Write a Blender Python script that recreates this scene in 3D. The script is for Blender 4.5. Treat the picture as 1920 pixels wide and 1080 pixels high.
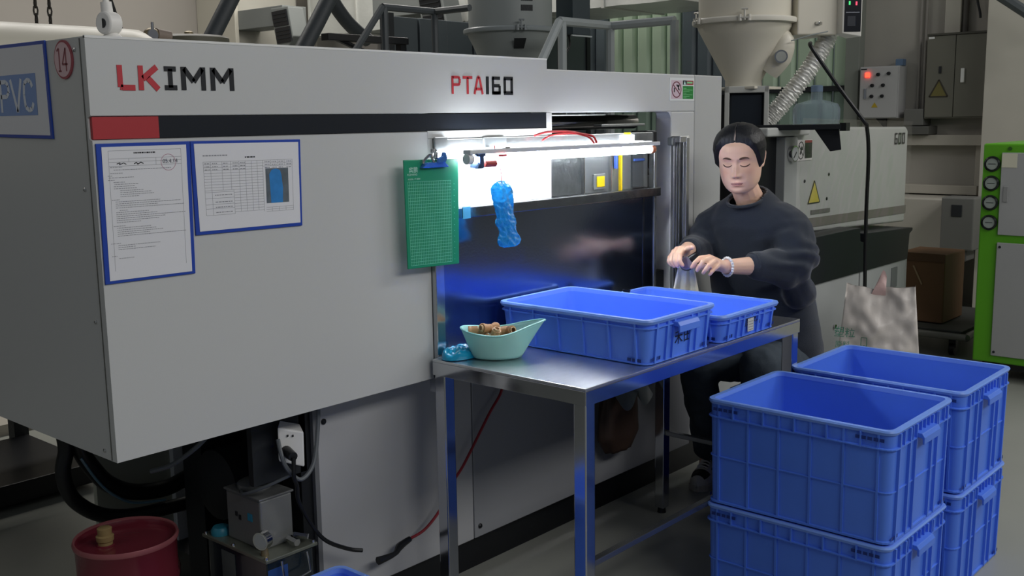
import bpy, bmesh, math, random
import numpy as np
from mathutils import Vector, Matrix, noise
from math import sin, cos, pi, radians, sqrt
random.seed(7)
S = bpy.context.scene
for o in list(bpy.data.objects): bpy.data.objects.remove(o)

# ------------------------------------------------------------ camera, light, exposure
YAW, PITCH, ROLL, FPX = radians(41.50087), radians(9.11644), radians(-0.88529), 1969.8
cd = bpy.data.cameras.new('camera'); cam = bpy.data.objects.new('camera', cd); S.collection.objects.link(cam)
F_ = Vector((cos(YAW)*cos(PITCH), sin(YAW)*cos(PITCH), -sin(PITCH)))
R_ = F_.cross(Vector((0, 0, 1))).normalized(); U_ = R_.cross(F_)
R2 = cos(ROLL)*R_ + sin(ROLL)*U_; U2 = -sin(ROLL)*R_ + cos(ROLL)*U_
m = Matrix((R2, U2, -F_)).transposed().to_4x4(); m.translation = (0, 0, 1.40)
cam.matrix_world = m
cd.sensor_width = 36; cd.lens = FPX/1920*36; cd.clip_start = .05; cd.clip_end = 60
S.camera = cam
vs = S.view_settings
vs.view_transform = 'Standard'; vs.look = 'None'; vs.gamma = 1; vs.use_curve_mapping = False
vs.exposure = 0.22
w = bpy.data.worlds.new('hall'); S.world = w; w.use_nodes = True
w.node_tree.nodes['Background'].inputs[0].default_value = (.80, .88, 1, 1)
w.node_tree.nodes['Background'].inputs[1].default_value = .10

def area(name, loc, rot, sx, sy, power, col=(1, 1, 1)):
    l = bpy.data.lights.new(name, 'AREA'); l.shape = 'RECTANGLE'; l.size = sx; l.size_y = sy
    l.energy = power; l.color = col
    o = bpy.data.objects.new(name, l); o.location = loc; o.rotation_euler = rot
    S.collection.objects.link(o); return o
# high-bay strip lamps of the hall, in the aisle in front of the machines
area('aisle_lamp', (2.2, -2.6, 3.6), (radians(42), 0, 0), 5.0, .9, 85, (1, .98, .95))
area('aisle_lamp', (6.6, -0.8, 3.9), (radians(30), 0, 0), 4.0, .8, 85, (1, .98, .95))
area('aisle_lamp', (5.2, 6.4, 4.2), (0, 0, 0), 6.0, .6, 150, (1, .96, .90))
area('aisle_lamp', (-2.5, 4.2, 3.8), (0, radians(-30), 0), 1.2, 3.0, 12, (1, .94, .82))

# ------------------------------------------------------------ helpers
def lin(h):
    h = h.lstrip('#'); r = []
    for i in (0, 2, 4):
        c = int(h[i:i+2], 16)/255
        r.append(c/12.92 if c <= .04045 else ((c+.055)/1.055)**2.4)
    return (*r, 1)
MC = {}
def mat(name, col, rough=.5, metal=0, var=.06, scale=6, bump=0, bscale=60, emit=0, trans=0, ior=1.45, alpha=1, spec=.5, coat=0, stretch=None, subs=0, sheen=0):
    if name in MC: return MC[name]
    mt = bpy.data.materials.new(name); mt.use_nodes = True; nt = mt.node_tree; N = nt.nodes; L = nt.links
    b = N['Principled BSDF']; c = lin(col)
    b.inputs['Roughness'].default_value = rough; b.inputs['Metallic'].default_value = metal
    b.inputs['IOR'].default_value = ior; b.inputs['Alpha'].default_value = alpha
    b.inputs['Specular IOR Level'].default_value = spec
    b.inputs['Transmission Weight'].default_value = trans; b.inputs['Coat Weight'].default_value = coat
    b.inputs['Sheen Weight'].default_value = sheen
    if subs:
        b.inputs['Subsurface Weight'].default_value = subs; b.inputs['Subsurface Scale'].default_value = .01
        b.inputs['Subsurface Radius'].default_value = (1, .35, .2)
    tc = N.new('ShaderNodeTexCoord'); mp = N.new('ShaderNodeMapping'); L.new(tc.outputs['Object'], mp.inputs[0])
    if stretch: mp.inputs['Scale'].default_value = stretch
    nz = N.new('ShaderNodeTexNoise'); nz.inputs['Scale'].default_value = scale; nz.inputs['Detail'].default_value = 6
    L.new(mp.outputs[0], nz.inputs[0])
    mx = N.new('ShaderNodeMix'); mx.data_type = 'RGBA'
    k1, k2 = 1-var, 1+var
    mx.inputs[6].default_value = (c[0]*k1, c[1]*k1, c[2]*k1, 1); mx.inputs[7].default_value = (min(1, c[0]*k2), min(1, c[1]*k2), min(1, c[2]*k2), 1)
    L.new(nz.outputs[0], mx.inputs[0]); L.new(mx.outputs[2], b.inputs['Base Color'])
    if bump:
        n2 = N.new('ShaderNodeTexNoise'); n2.inputs['Scale'].default_value = bscale; n2.inputs['Detail'].default_value = 4
        L.new(mp.outputs[0], n2.inputs[0])
        bp = N.new('ShaderNodeBump'); bp.inputs['Strength'].default_value = bump; bp.inputs['Distance'].default_value = .004
        L.new(n2.outputs[0], bp.inputs['Height']); L.new(bp.outputs[0], b.inputs['Normal'])
    if emit:
        b.inputs['Emission Color'].default_value = c; b.inputs['Emission Strength'].default_value = emit
    MC[name] = mt; return mt

class MB:
    def __init__(s): s.v = []; s.f = []
    def add(s, vs, fs):
        n = len(s.v); s.v += [tuple(v) for v in vs]; s.f += [tuple(i+n for i in f) for f in fs]; return s
    def box(s, x0, x1, y0, y1, z0, z1):
        return s.add([(x0,y0,z0),(x1,y0,z0),(x1,y1,z0),(x0,y1,z0),(x0,y0,z1),(x1,y0,z1),(x1,y1,z1),(x0,y1,z1)],
                     [(0,3,2,1),(4,5,6,7),(0,1,5,4),(1,2,6,5),(2,3,7,6),(3,0,4,7)])
    def hexa(s, b, t):   # bottom 4, top 4 points
        return s.add(list(b)+list(t), [(0,3,2,1),(4,5,6,7),(0,1,5,4),(1,2,6,5),(2,3,7,6),(3,0,4,7)])
    def prism(s, poly, axis, a, b):
        n = len(poly)
        def P(p, q):
            return {'x': (q, p[0], p[1]), 'y': (p[0], q, p[1]), 'z': (p[0], p[1], q)}[axis]
        vs = [P(p, a) for p in poly]+[P(p, b) for p in poly]
        fs = [tuple(range(n))[::-1], tuple(range(n, 2*n))]+[(i, (i+1) % n, n+(i+1) % n, n+i) for i in range(n)]
        return s.add(vs, fs)
    def cone(s, p0, p1, r0, r1, n=20, caps=True):
        p0 = Vector(p0); p1 = Vector(p1); d = (p1-p0).normalized()
        u = d.orthogonal().normalized(); v = d.cross(u)
        vs = []
        for p, r in ((p0, r0), (p1, r1)):
            for i in range(n):
                a = 2*pi*i/n; vs.append(p+u*(r*cos(a))+v*(r*sin(a)))
        fs = [(i, (i+1) % n, n+(i+1) % n, n+i) for i in range(n)]
        if caps: fs += [tuple(range(n))[::-1], tuple(range(n, 2*n))]
        return s.add(vs, fs)
    def lathe(s, prof, c=(0, 0, 0), n=32, caps=True, sx=1, sy=1):
        vs = []; m = len(prof)
        for r, z in prof:
            for i in range(n):
                a = 2*pi*i/n; vs.append((c[0]+r*cos(a)*sx, c[1]+r*sin(a)*sy, c[2]+z))
        fs = [(j*n+i, j*n+(i+1) % n, (j+1)*n+(i+1) % n, (j+1)*n+i) for j in range(m-1) for i in range(n)]
        if caps: fs += [tuple(range(n))[::-1], tuple(range((m-1)*n, m*n))]
        return s.add(vs, fs)
    def tube(s, pts, r, n=10, smooth=0, caps=True):
        pts = [Vector(p) for p in pts]
        if smooth: pts = catmull(pts, smooth)
        m = len(pts); rr = r if isinstance(r, (list, tuple)) else [r]*m
        if len(rr) != m: rr = list(np.interp(np.linspace(0, 1, m), np.linspace(0, 1, len(rr)), rr))
        t0 = (pts[1]-pts[0]).normalized(); u = t0.orthogonal().normalized(); vs = []
        for k in range(m):
            t = (pts[min(k+1, m-1)]-pts[max(k-1, 0)]).normalized()
            u = (u-t*u.dot(t)).normalized(); v = t.cross(u)
            for i in range(n):
                a = 2*pi*i/n; vs.append(pts[k]+u*(rr[k]*cos(a))+v*(rr[k]*sin(a)))
        fs = [(j*n+i, j*n+(i+1) % n, (j+1)*n+(i+1) % n, (j+1)*n+i) for j in range(m-1) for i in range(n)]
        if caps: fs += [tuple(range(n))[::-1], tuple(range((m-1)*n, m*n))]
        return s.add(vs, fs)
    def ball(s, c, rx, ry=None, rz=None, n=16, m=10, M=None):
        ry = ry or rx; rz = rz or rx; vs = []; fs = []
        for j in range(1, m):
            t = pi*j/m
            for i in range(n):
                a = 2*pi*i/n; vs.append(Vector((rx*sin(t)*cos(a), ry*sin(t)*sin(a), rz*cos(t))))
        vs += [Vector((0, 0, rz)), Vector((0, 0, -rz))]; T = (m-1)*n
        for j in range(m-2):
            for i in range(n): fs.append((j*n+i, (j+1)*n+i, (j+1)*n+(i+1) % n, j*n+(i+1) % n))
        for i in range(n):
            fs.append((T, i, (i+1) % n)); fs.append((T+1, (m-2)*n+(i+1) % n, (m-2)*n+i))
        if M is not None: vs = [M @ v for v in vs]
        return s.add([v+Vector(c) for v in vs], fs)
    def grid(s, fn, nu, nv, wrap=False):
        vs = [fn(i/(nu-(0 if wrap else 1)), j/(nv-1)) for j in range(nv) for i in range(nu)]
        fs = []
        for j in range(nv-1):
            for i in range(nu if wrap else nu-1):
                fs.append((j*nu+i, j*nu+(i+1) % nu, (j+1)*nu+(i+1) % nu, (j+1)*nu+i))
        return s.add(vs, fs)
    def stroke(s, pts, wd, M, d0=0, d1=.001, closed=False):
        """flat stroke of width wd along 2-D pts; M maps (u,v,depth) to 3-D"""
        for a, b in zip(pts[:-1], pts[1:]):
            ax, ay = a; bx, by = b; L = math.hypot(bx-ax, by-ay) or 1e-6
            ux, uy = (bx-ax)/L*wd/2, (by-ay)/L*wd/2; nx, ny = -uy, ux
            q = [(ax-ux*.0+nx, ay-uy*.0+ny), (ax-nx, ay-ny), (bx-nx, by-ny), (bx+nx, by+ny)]
            s.add([M(*p, d0) for p in q]+[M(*p, d1) for p in q], [(0,3,2,1),(4,5,6,7),(0,1,5,4),(1,2,6,5),(2,3,7,6),(3,0,4,7)])
        return s
def catmull(p, k):
    out = []; n = len(p)
    for i in range(n-1):
        a, b, c, d = p[max(i-1, 0)], p[i], p[i+1], p[min(i+2, n-1)]
        for j in range(k):
            t = j/k
            out.append(.5*((2*b)+(c-a)*t+(2*a-5*b+4*c-d)*t*t+(3*b-3*c+d-a)*t**3))
    out.append(p[-1]); return out

def link(o): S.collection.objects.link(o); return o
def tag(o, label=None, cat=None, group=None, kind=None):
    if label: o['label'] = label
    if cat: o['category'] = cat
    if group: o['group'] = group
    if kind: o['kind'] = kind
    return o
def thing(name, label, cat, loc=(0, 0, 0), rz=0, group=None):
    o = bpy.data.objects.new(name, None); o.empty_display_size = .05; link(o)
    o.location = loc; o.rotation_euler = (0, 0, rz); return tag(o, label, cat, group)
def worldloc(o):
    p = Vector((0, 0, 0))
    while o: p += o.location; o = o.parent
    return p
def finish(me, material, smooth, ob, bevel, seg=2):
    me.materials.append(material)
    if smooth:
        for p in me.polygons: p.use_smooth = True
        if smooth != 'all':
            try: me.set_sharp_from_angle(angle=radians(40))
            except Exception: pass
    if bevel:
        md = ob.modifiers.new('bevel', 'BEVEL'); md.width = bevel; md.segments = seg; md.limit_method = 'ANGLE'; md.angle_limit = radians(40)
def part(name, mb, material, parent=None, label=None, bevel=0, smooth=False, local=False, kind=None, seg=2):
    """mesh in world coordinates (or local ones) under its parent, which has no rotation in the world case"""
    me = bpy.data.meshes.new(name)
    off = worldloc(parent) if (parent and not local) else Vector((0, 0, 0))
    me.from_pydata([Vector(v)-off for v in mb.v], [], mb.f); me.update()
    bm = bmesh.new(); bm.from_mesh(me); bmesh.ops.recalc_face_normals(bm, faces=bm.faces); bm.to_mesh(me); bm.free()
    o = bpy.data.objects.new(name, me); link(o); finish(me, material, smooth, o, bevel, seg)
    if parent: o.parent = parent
    return tag(o, label, None, None, kind)
def single(name, mb, material, label, cat, base, group=None, rz=0, **k):
    """thing that is one mesh, origin at its base"""
    base = Vector(base); mb.v = [tuple(Vector(v)-base) for v in mb.v]
    o = part(name, mb, material, None, local=True, **k); o.location = base; o.rotation_euler = (0, 0, rz)
    return tag(o, label, cat, group)
def struct(name, mb, material, **k):
    return part(name, mb, material, kind='structure', **k)
def copy_tree(o, parent=None):
    c = o.copy(); link(c)
    if parent: c.parent = parent
    for ch in list(o.children): copy_tree(ch, c)
    return c
def text_mb(txt, size, M, depth=.0008, bold=0, sx=1):
    """lettering as mesh; M maps (u, v, depth) to 3-D; u, v start at the lower left corner"""
    cu = bpy.data.curves.new('t', 'FONT'); cu.body = txt; cu.size = size; cu.offset = bold
    ob = bpy.data.objects.new('t', cu); link(ob)
    dg = bpy.context.evaluated_depsgraph_get(); me = bpy.data.meshes.new_from_object(ob.evaluated_get(dg))
    mb = MB(); mb.add([M(v.co.x*sx, v.co.y, depth) for v in me.vertices], [tuple(p.vertices) for p in me.polygons])
    bpy.data.objects.remove(ob); bpy.data.curves.remove(cu); bpy.data.meshes.remove(me)
    return mb
def XZ(x, y, z, s=1): return lambda u, v, d: (x+u*s, y-d, z+v*s)          # on a face looking towards -Y
def YZ(x, y, z, s=1): return lambda u, v, d: (x-d, y-u*s, z+v*s)          # on a face looking towards -X
def slot(x0, x1, z0, z1, M, mb=None, d=.001):
    mb = mb or MB(); return mb.add([M(x0,z0,d), M(x1,z0,d), M(x1,z1,d), M(x0,z1,d)], [(0,1,2,3)])

# ------------------------------------------------------------ materials
PAINT = mat('machine_paint', '#c0c2c2', .38, var=.015, scale=3, bump=.03, bscale=400)
PAINT2 = mat('lower_panel_paint', '#b0b1b3', .45, var=.05, scale=4)
BLACK = mat('black_paint', '#14161a', .35, var=.1)
DARK = mat('dark_iron', '#1c2024', .6, var=.25, scale=9, bump=.3)
RED = mat('red_print', '#b8323c', .45, var=.03)
INK = mat('black_print', '#181b20', .4, var=.03)
STEEL = mat('brushed_stainless', '#b9bcc0', .2, 1, var=.10, scale=22, bump=.03, bscale=90)
CHROME = mat('chrome', '#d0d0d0', .15, 1)
BLUE = mat('blue_polypropylene', '#5a88f6', .36, var=.07, scale=5, bump=.05, bscale=40, subs=0)
CREAM = mat('cream_enamel', '#d8d3c2', .4, var=.03)
WALL = mat('wall_plaster', '#a8a49c', .85, var=.07, scale=1.5, bump=.15, bscale=25)
WHITE = mat('white_plastic', '#e4e4e2', .4, var=.02)
FLOORM = mat('painted_concrete', '#9a9c94', .35, var=.10, scale=1.6, bump=.08, bscale=30, spec=.4)
RUBBER = mat('black_rubber', '#121416', .45, var=.2)
CLEAR = mat('clear_film', '#ffffff', .12, 0, trans=1, ior=1.1, var=0)
# ------------------------------------------------------------ room
struct('floor', MB().box(-4, 8.2, -5, 9.2, -.1, 0), FLOORM)
struct('wall_right', MB().box(8.0, 8.2, -5, 3.5, 0, 4.6), WALL)
struct('wall_back', MB().box(-4, 8.2, 9.0, 9.2, 0, 4.6), mat('wall_plaster_back', '#9c9790', .85, var=.08, scale=1.2))
struct('trim_1', MB().box(7.6, 8.0, 1.95, 2.40, 0, 4.6), mat('pier_plaster', '#b4b0a6', .85, var=.06), bevel=.004)
# horizontal ledges on the right wall
LEDGE = mat('ledge_plaster', '#b3aea3', .7, var=.05)
struct('trim_2', MB().box(7.88, 8.0, 2.40, 3.10, 1.165, 1.24), LEDGE, bevel=.003)
struct('trim_3', MB().box(7.88, 8.0, 2.50, 3.12, .81, .875), LEDGE, bevel=.003)
struct('trim_4', MB().box(7.94, 8.0, 2.46, 2.54, .87, 1.165), LEDGE, bevel=.003)
struct('trim_5', MB().box(7.55, 8.0, 2.6, 3.4, 0, .80), mat('low_plinth_plaster', '#aaa69c', .8, var=.06), bevel=.01)
# wall panels with joints on the left part of the back wall (pilaster and beam)
struct('trim_6', MB().box(6.9, 7.35, 8.7, 9.0, 0, 4.6), WALL, bevel=.01)
# green corrugated wall: every sheet fold is one panel
gp = thing('corrugated_curtain_wall', 'pale green corrugated plastic sheeting covering the wall behind the dryers', 'sheeting', (8.0, 3.5, 0))
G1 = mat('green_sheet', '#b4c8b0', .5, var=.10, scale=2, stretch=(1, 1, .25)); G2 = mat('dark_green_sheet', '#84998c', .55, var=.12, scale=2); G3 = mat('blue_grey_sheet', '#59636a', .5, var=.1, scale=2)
y = 3.52; i = 0
while y < 8.9:
    wd = .155
    z0 = 1.62
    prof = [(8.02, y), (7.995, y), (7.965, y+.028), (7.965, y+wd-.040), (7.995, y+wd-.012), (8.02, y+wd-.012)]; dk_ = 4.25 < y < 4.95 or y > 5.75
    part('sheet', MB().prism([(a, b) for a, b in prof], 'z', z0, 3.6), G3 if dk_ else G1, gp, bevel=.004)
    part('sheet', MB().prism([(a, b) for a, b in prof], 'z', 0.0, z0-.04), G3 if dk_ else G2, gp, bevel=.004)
    y += wd; i += 1
part('sheet_rail', MB().box(7.93, 8.02, 3.5, 8.9, z0-.04, z0), DARK, gp)
part('jamb', MB().box(7.9, 8.05, 3.42, 3.53, 0, 3.6), mat('jamb_grey', '#7f837c', .6), gp, bevel=.004)
# grey-blue steel wall screens in the dark middle part
sc = thing('dark_steel_screen', 'dark blue grey steel partition panels behind the stair rails', 'partition', (6.2, 5.4, 0))
DSC = mat('screen_blue_grey', '#454d52', .5, var=.08)
for k in range(8):
    part('panel', MB().box(5.4+k*.3, 5.69+k*.3, 5.95-(k % 2)*.012, 6.0, 0, 2.17), DSC, sc, bevel=.005)
for k in (0, 4, 8): part('post', MB().box(5.37+k*.3, 5.42+k*.3, 5.92, 6.02, 0, 2.19), DARK, sc)

# insulated duct along Y, its seams, and outlets
FOIL = mat('foil_insulation', '#d2d4cf', .42, .25, var=.16, scale=3, bump=.8, bscale=14)
du = thing('insulated_air_duct', 'large silver foil wrapped air duct under the ceiling', 'duct', (6.5, 4.1, 2.22))
for k in range(6):
    y0 = 4.1+k*.7
    def fn(u, v, y0=y0):
        a = [(6.5, 2.215), (6.5, 3.0), (7.3, 3.0), (7.3, 2.215), (6.5, 2.215)]
        t = u*4; i = min(3, int(t)); t -= i
        x = a[i][0]*(1-t)+a[i+1][0]*t; z = a[i][1]*(1-t)+a[i+1][1]*t; y = y0+.004+.69*v
        n = noise.noise(Vector((x*4, y*4, z*4)))*.018
        return (x+n, y, z+n*.6)
    part('duct_section', MB().grid(fn, 41, 14), FOIL, du, smooth='all')
    part('seam_band', MB().box(6.485, 7.31, y0-.012, y0+.012, 2.205, 3.01), mat('foil_tape', '#d6d6d0', .35, .4), du, bevel=.003)
part('end_cap', MB().box(6.5, 7.3, 8.28, 8.31, 2.215, 3.0), FOIL, du)
# second, cream duct further back
d2 = thing('cream_air_duct', 'flat cream painted duct box on the back wall with a low edge', 'duct', (5.2, 8.4, 2.12))
part('duct_section', MB().box(5.75, 6.45, 8.42, 8.995, 2.12, 3.1), mat('cream_duct', '#b3b0a5', .6, var=.05), d2, bevel=.01)
part('flange', MB().box(5.72, 5.76, 8.38, 8.995, 2.09, 3.1), mat('cream_duct2', '#c4c0b2', .6), d2, bevel=.004)
part('bottom_lip', MB().box(5.05, 6.3, 8.33, 8.36, 2.09, 2.115), DARK, d2)
VENT = mat('vent_shell', '#777b79', .5, var=.05)
def outlet(label, x, y, z, sc_=1.0):
    t = thing('air_outlet', label, 'air outlet', (x, y, z))
    k = sc_
    f = [(y+.20*k, z+.20*k), (y-.10*k, z+.20*k), (y-.17*k, z-.10*k), (y-.05*k, z-.24*k), (y+.10*k, z-.24*k)]
    part('shell', MB().prism(f, 'x', x, x+.20*k), VENT, t, bevel=.01)
    for s in (0, 1):
        z1 = z+.16*k-s*.17*k; y1 = y+.16*k-s*.045*k
        fr = MB().prism([(y1, z1), (y1-.24*k, z1+.01), (y1-.27*k, z1-.14*k), (y1-.03*k, z1-.15*k)], 'x', x-.012, x+.004)
        g = part('grille', fr, BLACK, t)
        sl = MB()
        for q in range(3): sl.prism([(y1-.02-.006*q, z1-.03*k-q*.038*k), (y1-.24*k-.006*q, z1-.02*k-q*.038*k), (y1-.24*k-.006*q, z1-.028*k-q*.038*k), (y1-.02-.006*q, z1-.038*k-q*.038*k)], 'x', x-.018, x-.01)
        part('slat', sl, DARK, g)
    part('neck', MB().box(x+.02, x+.28, y+.02, y+.75, z+.02, z+.19), VENT, t, bevel=.005)
    return t
outlet('grey air outlet with two black grilles below the cream duct', 5.74, 7.70, 2.225, .85)
outlet('grey air outlet with two black grilles in front of the foil duct', 6.12, 6.22, 2.245, .95)

# stair and platform rails
def railing(name, label, paths, r, m_, base, group=None):
    t = thing(name, label, 'railing', base)
    for nm, p in paths: part(nm, MB().tube(p, r, 8), m_, t, smooth=True)
    return t
LR = mat('light_grey_rail', '#a9b0b1', .5, var=.05); DR = mat('dark_grey_rail', '#484d50', .5, var=.1)
railing('stair_rail', 'light grey square stair rail above the sliding door', [
    ('handrail', [(3.93, 3.3, 1.62), (4.11, 3.3, 1.87)]), ('handrail', [(4.11, 3.3, 1.87), (4.53, 3.3, 1.87)]),
    ('handrail', [(4.53, 3.3, 1.87), (4.53, 2.91, 1.87)]), ('post', [(4.13, 3.3, 0), (4.13, 3.3, 1.87)]),
    ('post', [(4.53, 3.3, 0), (4.53, 3.3, 1.87)]), ('post', [(4.53, 2.91, 0), (4.53, 2.91, 1.87)])], .022, LR, (4.2, 3.2, 0))
railing('platform_rail', 'dark grey pipe rail on the raised platform left of the grey dryer', [
    ('handrail', [(3.19, 3.8, 1.67), (3.41, 3.8, 1.93)]), ('handrail', [(3.41, 3.8, 1.93), (3.75, 3.8, 1.93)]),
    ('handrail', [(3.75, 3.8, 1.93), (3.75, 3.56, 1.93)]), ('post', [(3.42, 3.8, 0), (3.42, 3.8, 1.93)]),
    ('post', [(3.75, 3.8, 0), (3.75, 3.8, 1.93)])], .017, DR, (3.5, 3.7, 0))
pf = thing('steel_platform', 'black steel platform frame below the foil duct', 'platform', (3.65, 4.2, 0))
part('deck_beam', MB().box(3.39, 3.93, 4.18, 4.24, 1.80, 1.835), BLACK, pf, bevel=.003)
part('column', MB().box(3.88, 3.92, 4.19, 4.23, 0, 1.80), BLACK, pf)
part('brace', MB().tube([(3.43, 4.2, 1.82), (3.74, 4.2, 1.72), (3.9, 4.2, 1.66)], .014, 8), BLACK, pf)
# dark extraction pipes
PIPE = mat('dark_hose', '#3b4043', .55, var=.15, bump=.3, bscale=40)
single('suction_pipe', MB().tube([(3.25, 4.5, 2.3), (3.05, 4.5, 1.99), (2.80, 4.5, 1.6)], .04, 14, 4), PIPE, 'dark suction pipe slanting down left of the cream duct', 'pipe', (2.8, 4.5, 1.6), smooth=True)
single('suction_pipe', MB().tube([(3.95, 4.5, 2.5), (3.66, 4.5, 2.04), (3.35, 4.5, 1.6)], .043, 14, 4), PIPE, 'dark thick suction pipe slanting between the cream and foil ducts', 'pipe', (3.35, 4.5, 1.6), smooth=True)
single('suction_pipe', MB().tube([(3.72, 4.7, 2.35), (3.82, 4.7, 2.11), (3.95, 4.7, 1.955), (4.10, 4.7, 1.86)], .04, 14, 5), PIPE, 'dark bent suction pipe running down across the foil duct', 'pipe', (4.0, 4.55, 1.84), smooth=True)
railing('roof_strut', 'dark steel roof strut in the upper right corner', [('strut', [(7.3, 2.42, 2.27), (7.3, 1.95, 1.93)])], .035, DR, (7.3, 2.2, 1.9))

# upper left: cream barrel hood, chains, lifting bracket, valves
th = thing('cream_barrel_hood', 'long cream rounded hood of the machine behind the left end', 'machine hood', (0.8, 3.75, 0))
def hood(u, v):
    x = -1.2+3.42*v; k = 1.0 if v < .96 else max(.02, sqrt(max(0, 1-((v-.96)/.04)**2)))
    a = 2*pi*u
    return (x, 3.75+.25*cos(a), 1.478+.28*sin(a)*(.25+.75*k))
part('barrel', MB().grid(hood, 32, 60, wrap=True), CREAM, th, smooth='all')
part('unseen_shade_body', MB().box(-1.15, 1.9, 3.60, 4.05, .50, 1.22), DARK, th, bevel=.01)  # unseen block added below the hood to shade the floor
for xx in (-1.0, .2): part('stand', MB().box(xx, xx+.2, 3.7, 3.8, 0, 1.3), DARK, th, bevel=.01)
cmat = mat('rusty_chain', '#3a3733', .6, .4)
for lab, x in (('left one of two dark hoist chains hanging behind the cream hood', 1.93), ('right one of two dark hoist chains hanging behind the cream hood', 1.985)):
    mb = MB()
    for k in range(22):
        z = 1.62+k*.032; c = Vector((x, 4.15, z)); pts = []
        for q in range(9):
            a = 2*pi*q/8; off = Vector((.008*cos(a), 0, .021*sin(a))) if k % 2 else Vector((0, .008*cos(a), .021*sin(a)))
            pts.append(c+off)
        mb.tube(pts, .0035, 5, caps=False)
    single('hoist_chain', mb, cmat, lab, 'chain', (x, 4.15, 1.62), smooth=True)
single('hanging_cable', MB().tube([(2.22, 4.2, 2.3), (2.26, 4.2, 1.96), (2.33, 4.2, 1.74)], .007, 8, 5), RUBBER, 'thin dark cable hanging behind the cream hood', 'cable', (2.3, 4.2, 1.7), smooth=True)
vv = thing('brass_valve', 'small dark brass valve with pipe stubs behind the cream hood', 'valve', (1.85, 3.8, 1.70))
BR = mat('old_brass', '#8a7d62', .45, .6, var=.3, scale=30)
part('body', MB().ball((2.27, 3.9, 1.755), .032, .032, .026).cone((2.27, 3.9, 1.69), (2.27, 3.9, 1.77), .018, .018), BR, vv, smooth=True)
part('pipe_stub', MB().cone((2.29, 3.9, 1.755), (2.35, 3.9, 1.75), .026, .022), mat('clay_pipe', '#8f8176', .6), vv, smooth=True)
part('riser_pipe', MB().cone((2.27, 3.9, 0), (2.27, 3.9, 1.70), .014, .014, 12), BR, vv, smooth=True)
part('handwheel', MB().cone((2.255, 3.87, 1.75), (2.255, 3.86, 1.75), .022, .022).cone((2.262, 3.875, 1.72), (2.262, 3.875, 1.80), .006, .006), CHROME, vv, smooth=True)
tk = thing('round_tank_lid', 'dark olive round tank lid behind the end of the cream hood', 'tank', (2.75, 4.4, 0))
part('drum', MB().lathe([(.17, 0), (.17, 1.76), (.18, 1.765), (.18, 1.79), (.165, 1.80), (.05, 1.806)], (2.75, 4.4, 0)), mat('olive_tank', '#5d5b4e', .5, var=.1), tk, smooth=True)
part('lid_knob', MB().lathe([(.02, 1.80), (.02, 1.82), (.012, 1.825)], (2.75, 4.4, 0), 14), BR, tk, smooth=True)
hk = thing('white_lifting_arm', 'white plastic jointed rod standing on the machine top at its left end', 'bracket', (1.165, 2.12, 1.575))
W2 = mat('white_nylon', '#e9e7e2', .45)
part('foot', MB().lathe([(.030, 0), (.028, .006), (.012, .020), (.010, .03)], (1.165, 2.16, 1.575), 18), W2, hk, smooth=True)
part('joint', MB().cone((1.143, 2.155, 1.615), (1.176, 2.162, 1.615), .0240, .0240, 28), W2, hk, bevel=.004, smooth=True)
part('joint_hole', MB().cone((1.1425, 2.155, 1.614), (1.145, 2.155, 1.614), .010, .010, 16), DARK, hk, smooth=True)
part('socket', MB().cone((1.158, 2.16, 1.633), (1.156, 2.16, 1.659), .0125, .0115, 18), W2, hk, smooth=True)
part('rod', MB().cone((1.156, 2.16, 1.655), (1.150, 2.16, 2.05), .0062, .0062, 14), W2, hk, smooth=True)
# ------------------------------------------------------------ the injection moulding machine
FY = 2.03
mc = thing('injection_molding_machine', 'long grey injection moulding machine with red and black stripe and open lit window', 'machine', (1.036, 2.03, 0))
prof = [(FY, .70), (3.3, .70), (3.3, 1.575), (FY, 1.575), (FY, 1.420), (FY+.012, 1.416), (FY+.012, 1.374), (FY, 1.370)]
part('clamp_cover', MB().prism(prof, 'x', 1.036, 1.9652), PAINT, mc)
part('fascia', MB().prism([(FY, 1.42), (FY, 1.575), (2.35, 1.575), (2.35, 1.42)], 'x', 1.9652, 2.466), PAINT, mc)
part('sill_strip', MB().box(1.9652, 2.466, FY, 2.2, 1.352, 1.373), PAINT, mc, bevel=.002)
part('red_stripe', MB().box(1.040, 1.186, FY+.003, FY+.014, 1.373, 1.4175), mat('red_stripe_paint', '#a83238', .4, var=.03), mc)
part('black_stripe', MB().box(1.186, 2.464, FY+.003, FY+.05, 1.373, 1.4175), mat('black_stripe_paint', '#1b1f26', .3, var=.03), mc)
part('top_highlight', MB().box(1.036, 2.466, FY-.001, FY+.006, 1.572, 1.577), mat('edge_highlight', '#dfe0de', .4), mc)  # top edge highlight, put in as a paler strip
part('corner_seam', MB().box(1.0345, 1.0365, 2.049, 2.051, .702, 1.572), mat('seam_grey', '#5b5c58', .6), mc)
for z, y in ((1.551, 2.073), (1.272, 2.075), (.997, 2.074), (.718, 2.079)):
    s_ = part('screw', MB().lathe([(.0045, 0), (.0045, .002), (.002, .0035)], n=12), CHROME, mc, local=True, smooth=True)
    s_.location = Vector((1.036, y, z))-mc.location; s_.rotation_euler = (0, radians(-90), 0)
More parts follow.
